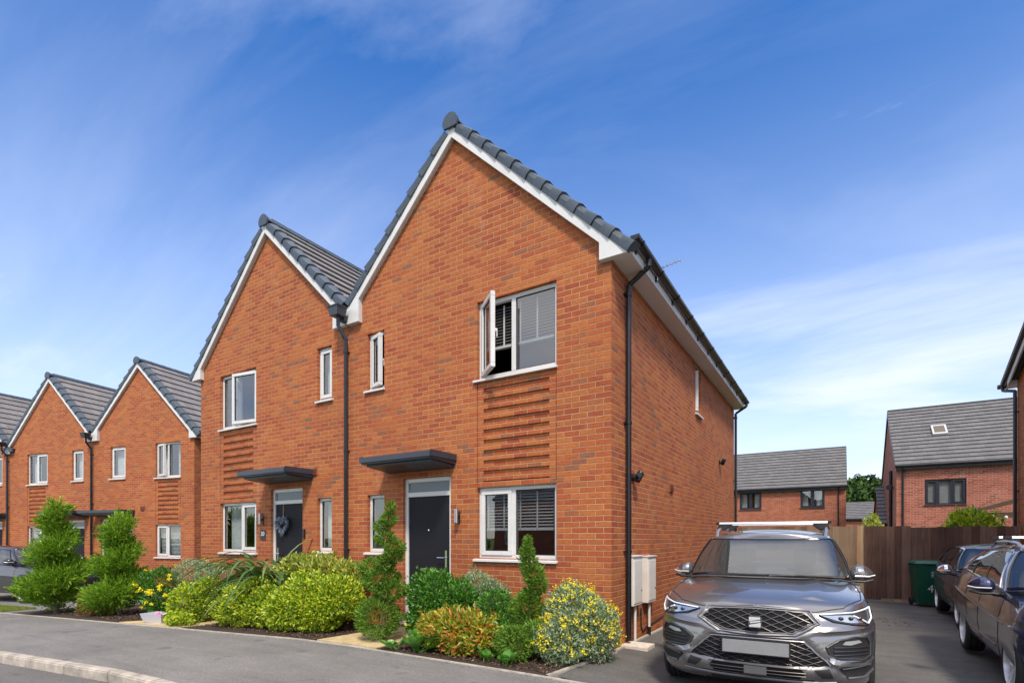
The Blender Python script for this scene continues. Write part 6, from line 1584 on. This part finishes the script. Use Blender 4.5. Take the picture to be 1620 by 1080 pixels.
navy, bvh, patch, drape, gg, side_line = make_car('parked_car', 'navy hatchback with chrome window line and roof bars at the right edge', (4.645, -.66, -.045), R(-1.4), hp_)
for s_ in (1, -1):
    b = MB(); q = side_line([(1.1, .66), (2.2, .70), (3.2, .74), (4.0, .80)], s_=s_, off=.001*s_); b.tube(q, .006, 6); b.build('crease', P_NAVY, navy, smooth=True)
    b = MB(); q = side_line([(1.45, .40), (2.95, .40)], s_=s_, off=.004*s_); b.tube(q, .012, 6); b.build('sill_trim', P_NAVY, navy, smooth=True)
    b = MB(); b.tube([(s_*.57, 1.98, 1.36), (s_*.585, 2.15, 1.425), (s_*.59, 2.5, 1.44), (s_*.585, 3.2, 1.43), (s_*.56, 3.6, 1.37)], .017, 8); b.build('roof_rail', mat('satin_silver'), navy, smooth=True)
    patch([(s_*x, z) for x, z in [(.50, .70), (.62, .66), (.86, .68), (.87, .74), (.75, .77), (.6, .745)]], mat('lamp_housing'), 'headlight', .006)
patch([(-.38, .66), (.38, .66), (.46, .52), (.36, .38), (-.36, .38), (-.46, .52)], DG, 'grille', .006)
for yy in (2.52, 3.18):
    b = MB(); b.hexa([(-.63, yy-.04, 1.475), (-.63, yy+.04, 1.475), (-.63, yy+.035, 1.502), (-.63, yy-.025, 1.502)], [(.63, yy-.04, 1.475), (.63, yy+.04, 1.475), (.63, yy+.035, 1.502), (.63, yy-.025, 1.502)])
    rb = b.build('roof_bar', BAR, navy, bevel=.008)
    for s_ in (1, -1): b = MB(); b.hexa([(s_*.53, yy-.045, 1.40), (s_*.62, yy-.045, 1.40), (s_*.62, yy+.045, 1.40), (s_*.53, yy+.045, 1.40)], [(s_*.50, yy-.035, 1.48), (s_*.58, yy-.035, 1.48), (s_*.58, yy+.035, 1.48), (s_*.50, yy+.035, 1.48)]); b.box(s_*.57, s_*.64, yy-.04, yy+.04, 1.47, 1.505); b.build('bar_foot', PLASTIC, rb, bevel=.005)

# ---- dark grey car behind it
kp = dict(hp_); kp.update(W=1.72, L=4.1, paint=P_DARK, mirror_chrome=True, trim=GLOSSB, mirror=(.95, 1.30, .98))
kp['gh'] = dict(hp_['gh'], wb=1.58, wt=1.18, y1=3.95, ty1=3.6, ty0=1.75)
small, bvh, patch, drape, gg, side_line = make_car('parked_car', 'dark grey car with silver mirrors parked nose-out behind the navy hatchback', (4.98, 4.35, -.10), R(-1), kp)
for s_ in (1, -1): patch([(s_*x, z) for x, z in [(.48, .70), (.60, .66), (.80, .68), (.82, .74), (.7, .77), (.58, .745)]], mat('lamp_housing'), 'headlight', .006)
# ---- charcoal estate by the terrace
lp_ = dict(suvp); lp_.update(paint=P_BLACKG, hero=False, L=4.6, W=1.85, clad=.30, axles=(.9, 3.66), trim=GLOSSB, handles=[(2.02, .90), (2.95, .94)], zhi=[(0, .80), (.3, .88), (.9, .95), (1.25, .98), (3.6, 1.05), (4.4, 1.07), (4.6, 1.02)])
lp_['gh'] = dict(suvp['gh'], y1=4.5, ty1=4.2, fz=1.04, belt=[(1.2, 1.0), (4.5, 1.06)], zr=[(1.7, 1.43), (2.2, 1.47), (3.4, 1.47), (4.2, 1.43)])
est, bvh, patch, drape, gg, side_line = make_car('parked_car', 'charcoal estate car half hidden by the spiral conifers', (-14.95, -.35, gz(-16, 0)-.02), R(101), lp_)
for s_ in (1, -1): patch([(s_*x, z) for x, z in [(.50, .74), (.62, .70), (.86, .72), (.87, .80), (.75, .83), (.6, .80)]], mat('lamp_housing'), 'headlight', .006)
